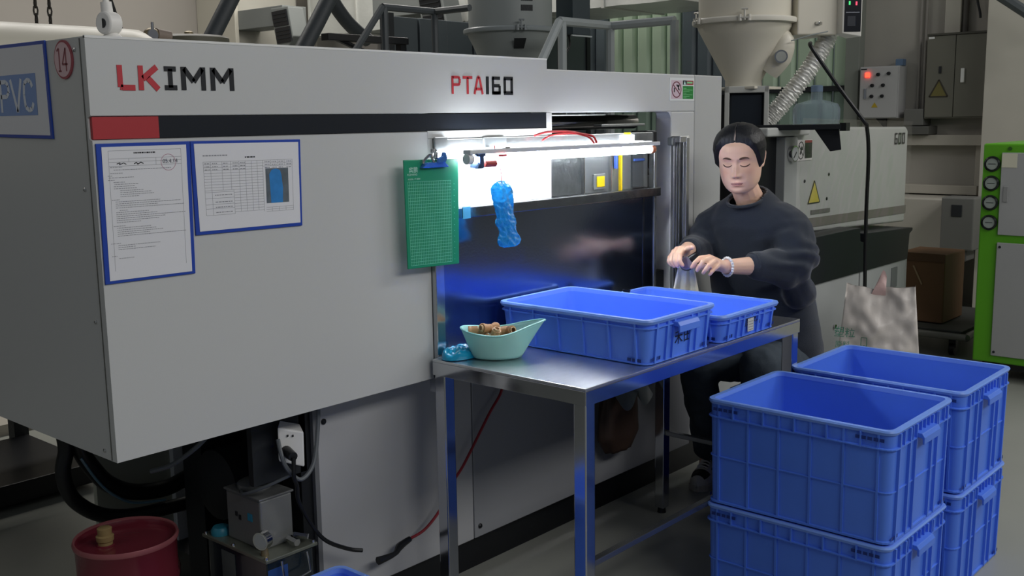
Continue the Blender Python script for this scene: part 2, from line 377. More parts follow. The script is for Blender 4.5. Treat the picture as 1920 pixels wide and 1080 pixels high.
# lettering  L K I M M
P = XZ(0, FY-.0006, 0)
lw = .0105
def letters(name, strokes, wd, m_): 
    mb = MB()
    for s_ in strokes: mb.stroke(s_, wd, P, 0, .0006)
    return part(name, mb, m_, mc)
b_, t_ = 1.4770, 1.5160
h = lambda x: x
letters('letter', [[(1.1045, t_+.005), (1.1045, b_), (1.108, b_-.001), (1.137, b_-.001)]], .0115, RED)
letters('letter', [[(1.1505, t_+.005), (1.1505, b_-.006)]], .0115, RED)
letters('letter', [[(1.155, (b_+t_)/2-.002), (1.1875, t_+.003)], [(1.166, (b_+t_)/2), (1.189, b_-.004)]], .0125, RED)
letters('letter', [[(1.204, t_), (1.232, t_)], [(1.218, t_), (1.218, b_)], [(1.204, b_), (1.233, b_)]], .0105, INK)
for x0 in (1.249, 1.3205):
    letters('letter', [[(x0, b_-.005), (x0, t_+.005)], [(x0+.048, b_-.005), (x0+.048, t_+.005)], [(x0+.002, t_+.002), (x0+.024, b_+.013)], [(x0+.024, b_+.013), (x0+.046, t_+.002)]], .0115, INK)
b_, t_ = 1.4745, 1.5155
letters('letter', [[(2.064, b_-.004), (2.064, t_+.003)], [(2.064, t_), (2.088, t_), (2.092, t_-.004), (2.092, t_-.016), (2.088, t_-.020), (2.066, t_-.020)]], .0075, RED)
letters('letter', [[(2.104, t_), (2.142, t_)], [(2.123, t_), (2.123, b_-.004)]], .0078, RED)
letters('letter', [[(2.150, b_-.004), (2.164, t_+.002), (2.170, t_+.002), (2.183, b_-.004)], [(2.155, b_+.010), (2.179, b_+.010)]], .0075, RED)
letters('digit', [[(2.203, b_-.004), (2.203, t_+.004)]], .0115, INK)
letters('digit', [[(2.256, t_), (2.226, t_), (2.226, b_), (2.254, b_), (2.254, b_+.020), (2.230, b_+.020)], [(2.222, t_), (2.230, t_)], [(2.222, b_), (2.258, b_)]], .009, INK)
letters('digit', [[(2.276, b_), (2.276, t_)], [(2.272, t_), (2.311, t_)], [(2.306, t_), (2.306, b_)], [(2.272, b_), (2.311, b_)]], .010, INK)

# right of the fascia: sliding door with window, pillar
part('door_rail', MB().box(2.4665, 3.302, FY+.004, FY+.07, 1.418, 1.547), PAINT, mc, bevel=.004)
part('door_stile', MB().box(3.150, 3.302, FY+.004, FY+.07, .70, 1.418), PAINT, mc, bevel=.004)
part('door_corner', MB().prism([(3.151, 1.419), (3.125, 1.419), (3.138, 1.414), (3.146, 1.405), (3.151, 1.393)], 'y', FY+.006, FY+.06), PAINT, mc)
part('door_end_panel', MB().box(3.306, 3.495, FY+.006, FY+.10, .70, 1.547), mat('end_panel_paint', '#b2b4b3', .4, var=.03), mc, bevel=.004)
part('top_plate', MB().box(2.47, 3.49, FY+.05, 3.0, 1.50, 1.54), PAINT, mc, bevel=.003)
part('door_gap', MB().box(3.300, 3.309, FY+.02, FY+.06, .70, 1.54), BLACK, mc)
ha = part('door_handle', MB().box(3.188, 3.208, FY-.036, FY-.024, .88, 1.330).box(3.150, 3.208, FY-.034, FY+.004, 1.312, 1.334), mat('satin_aluminium', '#c9cbcb', .3, .9, var=.06, stretch=(1, 1, .02), scale=60), mc, bevel=.002)
part('handle_recess', MB().box(3.245, 3.262, FY+.0005, FY+.0045, .88, 1.318), BLACK, mc)
for xx in (3.152, 3.168, 3.184, 3.215): part('stile_profile', MB().box(xx, xx+.010, FY-.008, FY+.006, .72, 1.330), mat('profile_alu', '#a4a8aa', .35, .7, var=.08), mc, bevel=.002)
part('left_stile', MB().box(2.4665, 2.492, FY+.004, FY+.02, 1.352, 1.418), PAINT, mc)
part('stile_block', MB().box(3.135, 3.160, FY-.012, FY+.01, 1.302, 1.330), mat('block_grey', '#777b7c', .4, .3), mc, bevel=.003)
part('lower_door_skirt', MB().box(3.06, 3.15, FY+.03, FY+.06, .70, .86), DARK, mc)
# interior behind the opening
IN = mat('interior_iron', '#3c4042', .45, .4, var=.35, scale=7, bump=.3)
part('interior_back', MB().box(1.97, 3.30, 2.62, 2.66, .70, 1.50), IN, mc)
part('interior_floor', MB().box(1.97, 3.30, 2.12, 2.62, .68, .72), DARK, mc)
part('interior_top', MB().box(2.47, 3.30, 2.10, 2.62, 1.44, 1.47), IN, mc)
pl = part('platen', MB().box(3.06, 3.14, 2.30, 2.60, .72, 1.33), mat('platen_steel', '#4d5254', .35, .7, var=.15), mc, bevel=.004)
part('tie_bar', MB().cone((2.0, 2.30, 1.385), (3.3, 2.30, 1.385), .026, .026), CHROME, mc, smooth=True)
part('tie_bar', MB().cone((2.5, 2.30, .95), (3.3, 2.30, .95), .026, .026), CHROME, mc, smooth=True)
part('inner_rail', MB().box(2.80, 3.05, 2.075, 2.11, 1.372, 1.380), mat('galvanised', '#9a9d9c', .35, .6, var=.2, scale=20), mc, bevel=.002)
part('inner_guard', MB().box(2.50, 2.83, 2.08, 2.10, 1.408, 1.413), mat('galvanised', ''), mc, bevel=.002)
for x, z, r in ((3.098, 1.12, .018), (3.10, 1.02, .014), (3.09, .92, .016)):
    part('hydraulic_hose', MB().tube([(x-.03, 2.13, z+.14), (x+.012, 2.09, z+.07), (x+.018, 2.085, z), (x-.02, 2.12, z-.10)], r*.6, 8, 5), RUBBER, mc, smooth=True)
part('valve_block', MB().box(3.058, 3.11, 2.07, 2.14, 1.29, 1.355), mat('block_grey', '#777b7c', .4, .3), mc, bevel=.003)
part('valve_block', MB().box(3.065, 3.125, 2.08, 2.14, .99, 1.20), IN, mc, bevel=.003)

# light box and acrylic behind the tube
BX = mat('light_box_steel', '#aeb2b3', .25, .85, var=.18, scale=14, bump=.12, bscale=25)
part('light_box', MB().box(1.985, 3.045, FY-.004, FY+.035, 1.3135, 1.3505), BX, mc, bevel=.002)
part('box_end', MB().box(3.025, 3.047, FY-.006, FY+.036, 1.31, 1.353), BLACK, mc, bevel=.002)
part('mount_plate', MB().box(1.983, 2.03, FY-.010, FY-.003, 1.30, 1.356), BX, mc, bevel=.001)
part('mount_plate', MB().box(2.175, 2.272, FY-.009, FY-.003, 1.318, 1.352), mat('plate_grey', '#8f9496', .3, .6), mc, bevel=.006)
part('yellow_latch', MB().box(2.86, 2.885, FY-.01, FY, 1.343, 1.352), mat('amber_tape', '#caa21e', .5), mc)
part('white_diffuser', MB().box(2.035, 2.487, FY+.004, FY+.012, 1.163, 1.314), mat('white_acrylic', '#f2f4f5', .25, var=0), mc)
# clear window pane with machine details right behind it
part('backing_plate', MB().box(2.489, 2.655, FY+.02, FY+.03, 1.163, 1.30), mat('scratched_steel', '#6f7475', .3, .6, var=.45, scale=28, bump=.6, bscale=45), mc)
part('backing_plate', MB().box(2.659, 2.80, FY+.018, FY+.03, 1.163, 1.30), mat('grey_inner', '#7c8182', .35, .4, var=.2), mc)
part('backing_plate', MB().box(2.805, 3.035, FY+.025, FY+.035, 1.163, 1.30), mat('grey_inner2', '#8b9091', .35, .4, var=.2), mc)
part('inner_slot', MB().box(2.935, 3.00, FY+.018, FY+.026, 1.168, 1.295), mat('slot_dark', '#4a5054', .5), mc)
part('blue_strip', MB().box(2.94, 3.00, FY+.012, FY+.018, 1.255, 1.263), mat('blue_strip', '#3c5fae', .4), mc)
part('blue_strip', MB().box(2.832, 2.845, FY+.014, FY+.02, 1.235, 1.285), mat('blue_strip', ''), mc)
part('yellow_tag', MB().box(2.727, 2.768, FY+.010, FY+.016, 1.180, 1.214), mat('yellow_tag', '#e0c018', .4, var=.03), mc, bevel=.001)
part('tag_clip', MB().box(2.712, 2.775, FY+.012, FY+.018, 1.172, 1.222), mat('grey_inner2', ''), mc, bevel=.002)
part('yellow_strip', MB().box(2.852, 2.860, FY+.006, FY+.016, 1.163, 1.302), mat('yellow_tag', ''), mc)
part('window_divider', MB().box(2.655, 2.659, FY+.008, FY+.02, 1.163, 1.302), CHROME, mc)
part('window_divider', MB().box(2.800, 2.803, FY+.008, FY+.02, 1.163, 1.302), CHROME, mc)
part('window_pane', MB().box(2.489, 3.04, FY-.001, FY+.003, 1.163, 1.312), CLEAR, mc)
part('window_post', MB().box(3.036, 3.05, FY-.004, FY+.02, .77, 1.314), BX, mc, bevel=.002)
# lip bar and mirror-like splash sheet under it
part('lip_bar', MB().box(2.037, 3.05, FY-.022, FY+.01, 1.1335, 1.1625), mat('oily_steel', '#6d7275', .22, .95, var=.35, scale=30, bump=.15, bscale=50), mc, bevel=.002)
part('blue_tape', MB().box(2.07, 2.10, FY-.0235, FY-.021, 1.132, 1.164), mat('blue_tape', '#3d86a8', .5), mc)
part('splash_sheet', MB().box(2.0, 3.046, FY+.0, FY+.012, .70, 1.134), mat('dark_mirror_sheet', '#828da2', .19, 1, var=.10, scale=5, bump=.03, bscale=140), mc)  # dark bluish base stands in for the dark hall the steel would reflect
part('under_sheet', MB().box(1.98, 3.48, 2.10, 2.14, .675, .70), DARK, mc)
part('sheet_fold', MB().box(2.972, 2.980, FY-.002, FY+.001, .765, 1.132), mat('oily_steel', ''), mc)
part('sheet_post', MB().box(1.967, 2.0, FY-.016, FY+.02, .66, 1.13), STEEL, mc, bevel=.002)
part('cover_side_strip', MB().box(1.9655, 1.984, FY+.0, FY+.03, 1.13, 1.352), PAINT, mc)

# lower panels, plinth, dark interior
part('lower_panel', MB().box(1.650, 2.235, 2.15, 2.17, .115, .665), PAINT2, mc, bevel=.003)
part('lower_panel', MB().box(2.239, 3.48, 2.15, 2.17, .115, .665), mat('lower_panel_paint_b', '#94969a', .42, var=.06, scale=3), mc, bevel=.003)
part('panel_edge', MB().box(1.636, 1.650, 2.148, 2.19, .10, .668), mat('edge_grey', '#6d6f72', .5), mc)
for x, z in ((1.672, .622), (2.27, .628), (2.262, .150), (3.40, .62)):
    s_ = part('panel_bolt', MB().lathe([(.008, 0), (.008, .003), (.005, .006)], n=14), BLACK, mc, local=True, smooth=True)
    s_.location = Vector((x, 2.15, z))-mc.location; s_.rotation_euler = (radians(90), 0, 0)
part('plinth', MB().box(1.60, 5.6, 2.19, 2.9, 0, .115), BLACK, mc)
part('frame_post', MB().box(1.60, 1.636, 2.16, 2.24, 0, .70), BLACK, mc)
part('socket_backplate', MB().box(1.455, 1.62, 2.16, 2.18, .50, .70), DARK, mc)
part('base_frame', MB().box(1.72, 3.4, 2.30, 2.85, .05, .68), DARK, mc)
part('bearer', MB().box(1.58, 1.72, 2.60, 2.70, .0, .68), DARK, mc)
part('rear_frame', MB().box(1.06, 1.9, 3.20, 3.28, .62, .70), DARK, mc)
gpn = part('grey_column', MB().box(1.64, 1.70, 2.86, 2.90, 0, .70), mat('column_grey', '#dfe3e8', .5), mc, bevel=.002)
part('grey_inner_panel', MB().box(1.40, 1.64, 2.88, 2.90, 0.05, .70), mat('column_grey2', '#a5a89c', .6), mc)
part('motor_housing', MB().cone((1.56, 2.50, .40), (1.72, 2.50, .40), .10, .10, 24).cone((1.54, 2.50, .40), (1.56, 2.50, .40), .06, .10, 24), DARK, mc, smooth=True)
part('pump_flange', MB().cone((1.68, 2.74, .37), (1.78, 2.74, .37), .035, .035, 16), mat('black_casting', '#22262a', .4, .5), mc, smooth=True)
part('pump_flange', MB().cone((1.68, 2.74, .268), (1.78, 2.74, .268), .035, .035, 16), mat('black_casting', ''), mc, smooth=True)
part('hydraulic_hose', MB().tube([(1.30, 2.80, .70), (1.29, 2.75, .60), (1.300, 2.75, .52), (1.332, 2.75, .453), (1.375, 2.75, .397), (1.445, 2.75, .355), (1.546, 2.75, .338), (1.636, 2.75, .355), (1.71, 2.75, .371)], .024, 14, 5), RUBBER, mc, smooth=True)
part('hydraulic_hose', MB().tube([(1.25, 2.80, .70), (1.252, 2.75, .60), (1.260, 2.75, .531), (1.247, 2.75, .476), (1.253, 2.75, .421), (1.279, 2.75, .370), (1.344, 2.75, .316), (1.439, 2.75, .286), (1.559, 2.75, .276), (1.71, 2.75, .268)], .021, 14, 5), RUBBER, mc, smooth=True)
part('blue_hose_stripe', MB().tube([(1.290, 2.73, .50), (1.325, 2.727, .433), (1.365, 2.727, .380), (1.43, 2.727, .332), (1.53, 2.727, .312)], .004, 6, 4), mat('pale_blue_tube', '#5f7f90', .3), mc, smooth=True)

# ------------------------------------------------------------ injection unit (right end of the same machine)
UP = mat('unit_paint', '#b3b5b2', .42, var=.05, scale=3)
part('base_panel', MB().box(3.50, 5.18, 2.20, 2.22, .10, .60), mat('base_paint', '#a2a5a5', .45, var=.05), mc, bevel=.003)
part('base_panel', MB().box(5.195, 5.80, 2.20, 2.22, .10, .60), mat('base_paint', ''), mc, bevel=.003)
part('base_end', MB().box(5.80, 5.82, 2.20, 2.9, .10, .60), mat('base_paint', ''), mc)
part('base_core', MB().box(3.6, 5.79, 2.24, 2.9, .1, .595), DARK, mc)
part('bed', MB().prism([(3.5, .60), (5.80, .60), (5.82, .74), (5.86, .755), (5.86, .77), (5.22, .795), (5.22, .745), (5.16, .76), (5.15, .83), (3.5, .83)], 'y', 2.19, 2.85), mat('bed_black', '#1a1d22', .35, var=.2, scale=4), mc, bevel=.003)
part('cover', MB().prism([(4.62, .84), (6.02, .785), (6.02, 1.305), (5.99, 1.325), (4.62, 1.345)], 'y', 2.30, 2.84), UP, mc, bevel=.012, seg=3)
part('gauge_panel', MB().prism([(4.50, .84), (4.625, .84), (4.625, 1.300), (4.50, 1.300)], 'y', 2.285, 2.34), mat('gauge_panel_paint', '#9b9e9d', .4), mc, bevel=.003)
part('cover_top_lip', MB().box(4.30, 4.72, 2.27, 2.34, 1.305, 1.345), UP, mc, bevel=.008)
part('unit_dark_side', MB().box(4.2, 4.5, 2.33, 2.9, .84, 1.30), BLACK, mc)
part('grey_stripe', MB().prism([(4.70, .858), (6.022, .835), (6.022, .880), (4.70, .903)], 'y', 2.2965, 2.2995), mat('stripe_grey', '#77736e', .5), mc)
part('slot_plate', MB().prism([(4.81, .919), (5.02, .916), (5.02, .936), (4.81, .939)], 'y', 2.2955, 2.2995), mat('slot_plate_paint', '#6b6a67', .5), mc)
g = part('pressure_gauge', MB().cone((4.557, 2.283, 1.222), (4.557, 2.262, 1.222), .038, .038, 28), CHROME, mc, smooth=True)
part('dial', MB().cone((4.557, 2.2625, 1.222), (4.557, 2.2605, 1.222), .032, .032, 28), mat('dial_white', '#cfd2d2', .3), g)
part('needle', MB().stroke([(4.538, 1.203), (4.565, 1.230)], .005, XZ(0, 2.2602, 0), 0, .001), INK, g)
for x, z in ((4.735, 1.085), (5.0, 1.105), (4.985, .985)):
    s_ = part('screw', MB().lathe([(.008, 0), (.008, .003), (.004, .005)], n=12), BLACK, mc, local=True)
    s_.location = Vector((x, 2.30, z))-mc.location; s_.rotation_euler = (radians(90), 0, 0)
sg = part('safety_label', MB().box(4.64, 4.80, 2.2965, 2.2995, 1.185, 1.283), mat('label_white', '#d9d6d4', .5), mc)
Q = XZ(0, 2.2963, 0)
part('label_dark_field', slot(4.722, 4.797, 1.195, 1.268, Q), INK, sg)
part('label_red_header', slot(4.722, 4.797, 1.268, 1.28, Q), mat('label_red', '#8e2a30', .5), sg)
mb = MB(); c_ = [(4.683+.030*cos(a*pi/12), 1.233+.040*sin(a*pi/12)) for a in range(25)]
mb.stroke(c_, .004, Q, 0, .001).stroke([(4.66, 1.26), (4.706, 1.205)], .004, Q, 0, .001).stroke([(4.675, 1.215), (4.69, 1.25), (4.698, 1.235)], .010, Q, 0, .001)
part('label_pictogram', mb, INK, sg)
tr = part('warning_triangle', MB().prism([(4.775, .912+.06), (4.90, .912+.06), (4.838, 1.083)], 'y', 2.296, 2.2995), mat('warn_yellow', '#c4b84e', .5), mc)
part('triangle_border', MB().stroke([(4.775, .974), (4.90, .974), (4.838, 1.081), (4.775, .974)], .005, Q, 0, .001), INK, tr)
Q2 = XZ(0, 2.2963, 0)
def block(x, z, s, pts_list):
    mb = MB()
    for pl_ in pts_list: mb.stroke([(x+a*s, z+b*s) for a, b in pl_], .22*s, Q2, 0, .001)
    return mb
d6 = [[(.95, 1.5), (.1, 1.5)], [(.1, 1.6), (.1, -.1)], [(0, 0), (1.0, 0)], [(.9, 0), (.9, .8)], [(.9, .75), (.2, .75)]]
d0 = [[(0, 1.5), (1, 1.5)], [(.1, 1.5), (.1, 0)], [(0, 0), (1, 0)], [(.9, 0), (.9, 1.5)]]
part('digit', block(5.822, 1.235, .036, d6), INK, mc); part('digit', block(5.875, 1.235, .036, d0), INK, mc); part('digit', block(5.928, 1.235, .036, d0), INK, mc)
s_ = part('panel_lock', MB().cone((4.90, 2.199, .36), (4.90, 2.19, .36), .010, .010, 14), CHROME, mc, smooth=True)
part('vent_grille', MB().box(5.60, 5.68, 2.196, 2.2, .46, .57), mat('grille_grey', '#6f7373', .6), mc)
tr = part('warning_triangle', MB().prism([(4.635, .235), (4.70, .235), (4.667, .30)], 'y', 2.197, 2.1995), mat('warn_yellow2', '#b09a22', .5), mc)
part('triangle_border', MB().stroke([(4.635, .236), (4.70, .236), (4.667, .299), (4.635, .236)], .005, XZ(0, 2.1967, 0), 0, .001), INK, tr)
# crumpled clear film over the cover
def film(u, v):
    x = 4.66+1.375*u; z = .77+.585*v+(1-u)*.03
    n = noise.noise(Vector((x*9, z*4, 0)))*.010+noise.noise(Vector((x*28-z*18, z*9, 3)))*.006
    return (x, 2.284+n+.002, z if v < .999 else z)
FILM = bpy.data.materials.new('wrinkled_film'); FILM.use_nodes = True
nt = FILM.node_tree; nt.nodes.clear(); o_ = nt.nodes.new('ShaderNodeOutputMaterial'); mxs = nt.nodes.new('ShaderNodeMixShader')
tb = nt.nodes.new('ShaderNodeBsdfTransparent'); gb = nt.nodes.new('ShaderNodeBsdfGlossy'); gb.inputs['Roughness'].default_value = .22
mxs.inputs[0].default_value = .16; nt.links.new(tb.outputs[0], mxs.inputs[1]); nt.links.new(gb.outputs[0], mxs.inputs[2]); nt.links.new(mxs.outputs[0], o_.inputs[0])
part('protective_film', MB().grid(film, 90, 44), FILM, mc, smooth='all', label='wrinkled clear plastic film over the injection cover')

# hopper throat, black tray
hx, hy = 4.54, 2.53
part('throat_frame', MB().box(4.36, 4.76, 2.36, 2.40, 1.17, 1.20).box(4.36, 4.76, 2.36, 2.40, 1.505, 1.535), WHITE, mc) if False else None
fr = MB()
# frame box turned towards the aisle
cA, sA = cos(radians(-61)), sin(radians(-61))
def TH(u, v, z): return (hx-.02+u*cA-v*sA*-1*0+v*(-sA*-1)*0+(-v)*cos(radians(29)), hy-.03+u*sA+(-v)*sin(radians(29)), z)
def tbox(mb, u0, u1, v0, v1, z0, z1):
    return mb.hexa([TH(u0, v0, z0), TH(u1, v0, z0), TH(u1, v1, z0), TH(u0, v1, z0)], [TH(u0, v0, z1), TH(u1, v0, z1), TH(u1, v1, z1), TH(u0, v1, z1)])
tbox(fr, -.10, -.078, .0, .12, .95, 1.535); tbox(fr, .078, .10, .0, .12, .95, 1.535); tbox(fr, -.10, .10, .0, .12, 1.505, 1.535)
part('throat_frame', fr, mat('throat_grey', '#b9bab5', .4), mc, bevel=.003)
part('throat_block', tbox(MB(), -.078, .078, .02, .09, .95, 1.505), mat('throat_dark', '#1f262f', .25, var=.1), mc, bevel=.01)
part('throat_liner', tbox(MB(), -.13, .10, -.06, -.001, .95, 1.50), BLACK, mc)
tr = part('tray', MB().hexa([(4.36, 2.36, 1.333), (4.52, 2.00, 1.333), (4.70, 2.08, 1.333), (4.54, 2.44, 1.333)], [(4.36, 2.36, 1.357), (4.52, 2.00, 1.357), (4.70, 2.08, 1.357), (4.54, 2.44, 1.357)]), BLACK, mc, bevel=.003)
part('tray_bracket', MB().hexa([(4.545, 2.088, 1.235), (4.565, 2.043, 1.242), (4.615, 2.066, 1.242), (4.595, 2.111, 1.235)], [(4.515, 2.150, 1.333), (4.558, 2.053, 1.333), (4.608, 2.076, 1.333), (4.565, 2.173, 1.333)]), BLACK, tr, bevel=.003)
part('tray_clip', MB().box(4.51, 4.55, 2.00, 2.03, 1.327, 1.363), BLACK, tr)

# LED tubes over the work place (the light source of the picture)
tl = thing('led_tube_light', 'glowing white tube lamp hanging in front of the open machine window', 'tube light', (2.48, 1.95, 1.30))
part('tube', MB().cone((2.045, 1.95, 1.297), (2.895, 1.95, 1.297), .0125, .0125, 16), mat('lit_tube', '#f4f9ff', .3, var=0, emit=46), tl, smooth=True)
part('housing', MB().box(2.03, 2.935, 1.936, 1.964, 1.309, 1.321), mat('lamp_housing', '#c8ccce', .35), tl, bevel=.002)
part('end_cap', MB().cone((2.893, 1.95, 1.297), (2.912, 1.95, 1.297), .014, .014, 16), mat('orange_cap', '#b06a4c', .5), tl, smooth=True)
part('end_cap', MB().cone((2.028, 1.95, 1.297), (2.047, 1.95, 1.297), .014, .014, 16), WHITE, tl, smooth=True)
part('bracket', MB().box(2.90, 2.93, 1.945, 2.02, 1.318, 1.324), CHROME, tl)
part('bracket', MB().box(2.18, 2.20, 1.945, 2.02, 1.319, 1.325), CHROME, tl)
t2 = thing('led_tube_light', 'second glowing tube lamp against the left top of the machine window', 'tube light', (2.15, 2.01, 1.30))
part('tube', MB().cone((2.035, 2.006, 1.300), (2.20, 2.006, 1.300), .011, .011, 16), mat('lit_tube', ''), t2, smooth=True)
part('end_cap', MB().cone((2.198, 2.006, 1.300), (2.212, 2.006, 1.300), .0125, .0125, 16), WHITE, t2, smooth=True)
t3 = thing('work_lamp', 'small glowing lamp inside the right end of the light box', 'lamp', (2.87, 2.02, 1.335))
part('lens', MB().box(2.845, 2.905, FY-.012, FY-.005, 1.317, 1.344), mat('lit_lens', '#f4f9ff', .3, var=0, emit=22), t3, bevel=.002)
cl = thing('red_clamp', 'small red and blue clamp holding the left end of the hanging lamp', 'clamp', (2.10, 1.96, 1.29))
part('bolt', MB().cone((2.085, 1.94, 1.283), (2.130, 1.94, 1.283), .010, .010, 14), mat('clamp_red', '#a8403c', .45), cl, smooth=True)
part('jaw', MB().box(2.062, 2.078, 1.93, 1.97, 1.272, 1.308).box(2.050, 2.085, 1.93, 1.97, 1.303, 1.312), mat('clamp_blue', '#44587a', .35, .4), cl, bevel=.002)
part('knob', MB().cone((2.056, 1.94, 1.279), (2.078, 1.94, 1.279), .009, .009, 12), mat('clamp_blue', ''), cl, smooth=True)
tag(single('red_wire', MB().tube([(2.37, 2.0, 1.352), (2.42, 1.99, 1.362), (2.50, 1.98, 1.362), (2.56, 1.97, 1.353), (2.60, 1.96, 1.345), (2.612, 1.955, 1.325)], .0035, 8, 6).tube([(2.40, 1.995, 1.338), (2.44, 1.99, 1.352), (2.52, 1.98, 1.356), (2.58, 1.965, 1.345), (2.60, 1.955, 1.324)], .003, 8, 6), mat('red_wire', '#c22a30', .4), 'red wires looping over the top of the light box', 'wire', (2.6, 1.955, 1.324), smooth=True))
# ------------------------------------------------------------ stainless work table
tb = thing('work_table', 'stainless steel work table with square legs standing against the machine', 'table', (1.95, 1.5, 0))
TS = mat('table_steel', '#d2d4d6', .33, 1, var=.10, scale=26, bump=.10, bscale=60, stretch=(1, 3, 1))
TL = mat('leg_steel', '#c4c6ca', .13, 1, var=.06, scale=12, bump=.03, bscale=14)
part('tabletop', MB().box(1.945, 3.065, 1.490, 2.014, .752, .760), TS, tb, bevel=.0015)
part('apron', MB().box(1.945, 3.065, 1.490, 1.493, .716, .752), TL, tb, bevel=.001)
part('apron', MB().box(1.945, 1.948, 1.493, 2.014, .716, .752), TL, tb, bevel=.001)
part('apron', MB().box(3.062, 3.065, 1.493, 2.014, .716, .752), TL, tb, bevel=.001)
part('apron', MB().box(1.948, 3.062, 2.010, 2.013, .716, .752), TL, tb, bevel=.001)
for x, y in ((1.948, 1.493), (3.024, 1.493), (1.948, 1.972), (3.024, 1.972)):
    part('leg', MB().box(x, x+.038, y, y+.038, .02, .752), TL, tb, bevel=.003)
    part('foot', MB().cone((x+.019, y+.019, 0), (x+.019, y+.019, .022), .016, .013, 14), BLACK, tb, smooth=True)
part('rail', MB().box(1.986, 3.024, 1.500, 1.522, .290, .306), mat('rail_steel', '#8d9094', .25, .9, var=.1), tb, bevel=.002)
part('rail', MB().box(3.033, 3.053, 1.531, 1.972, .290, .306), mat('rail_steel', ''), tb, bevel=.002)

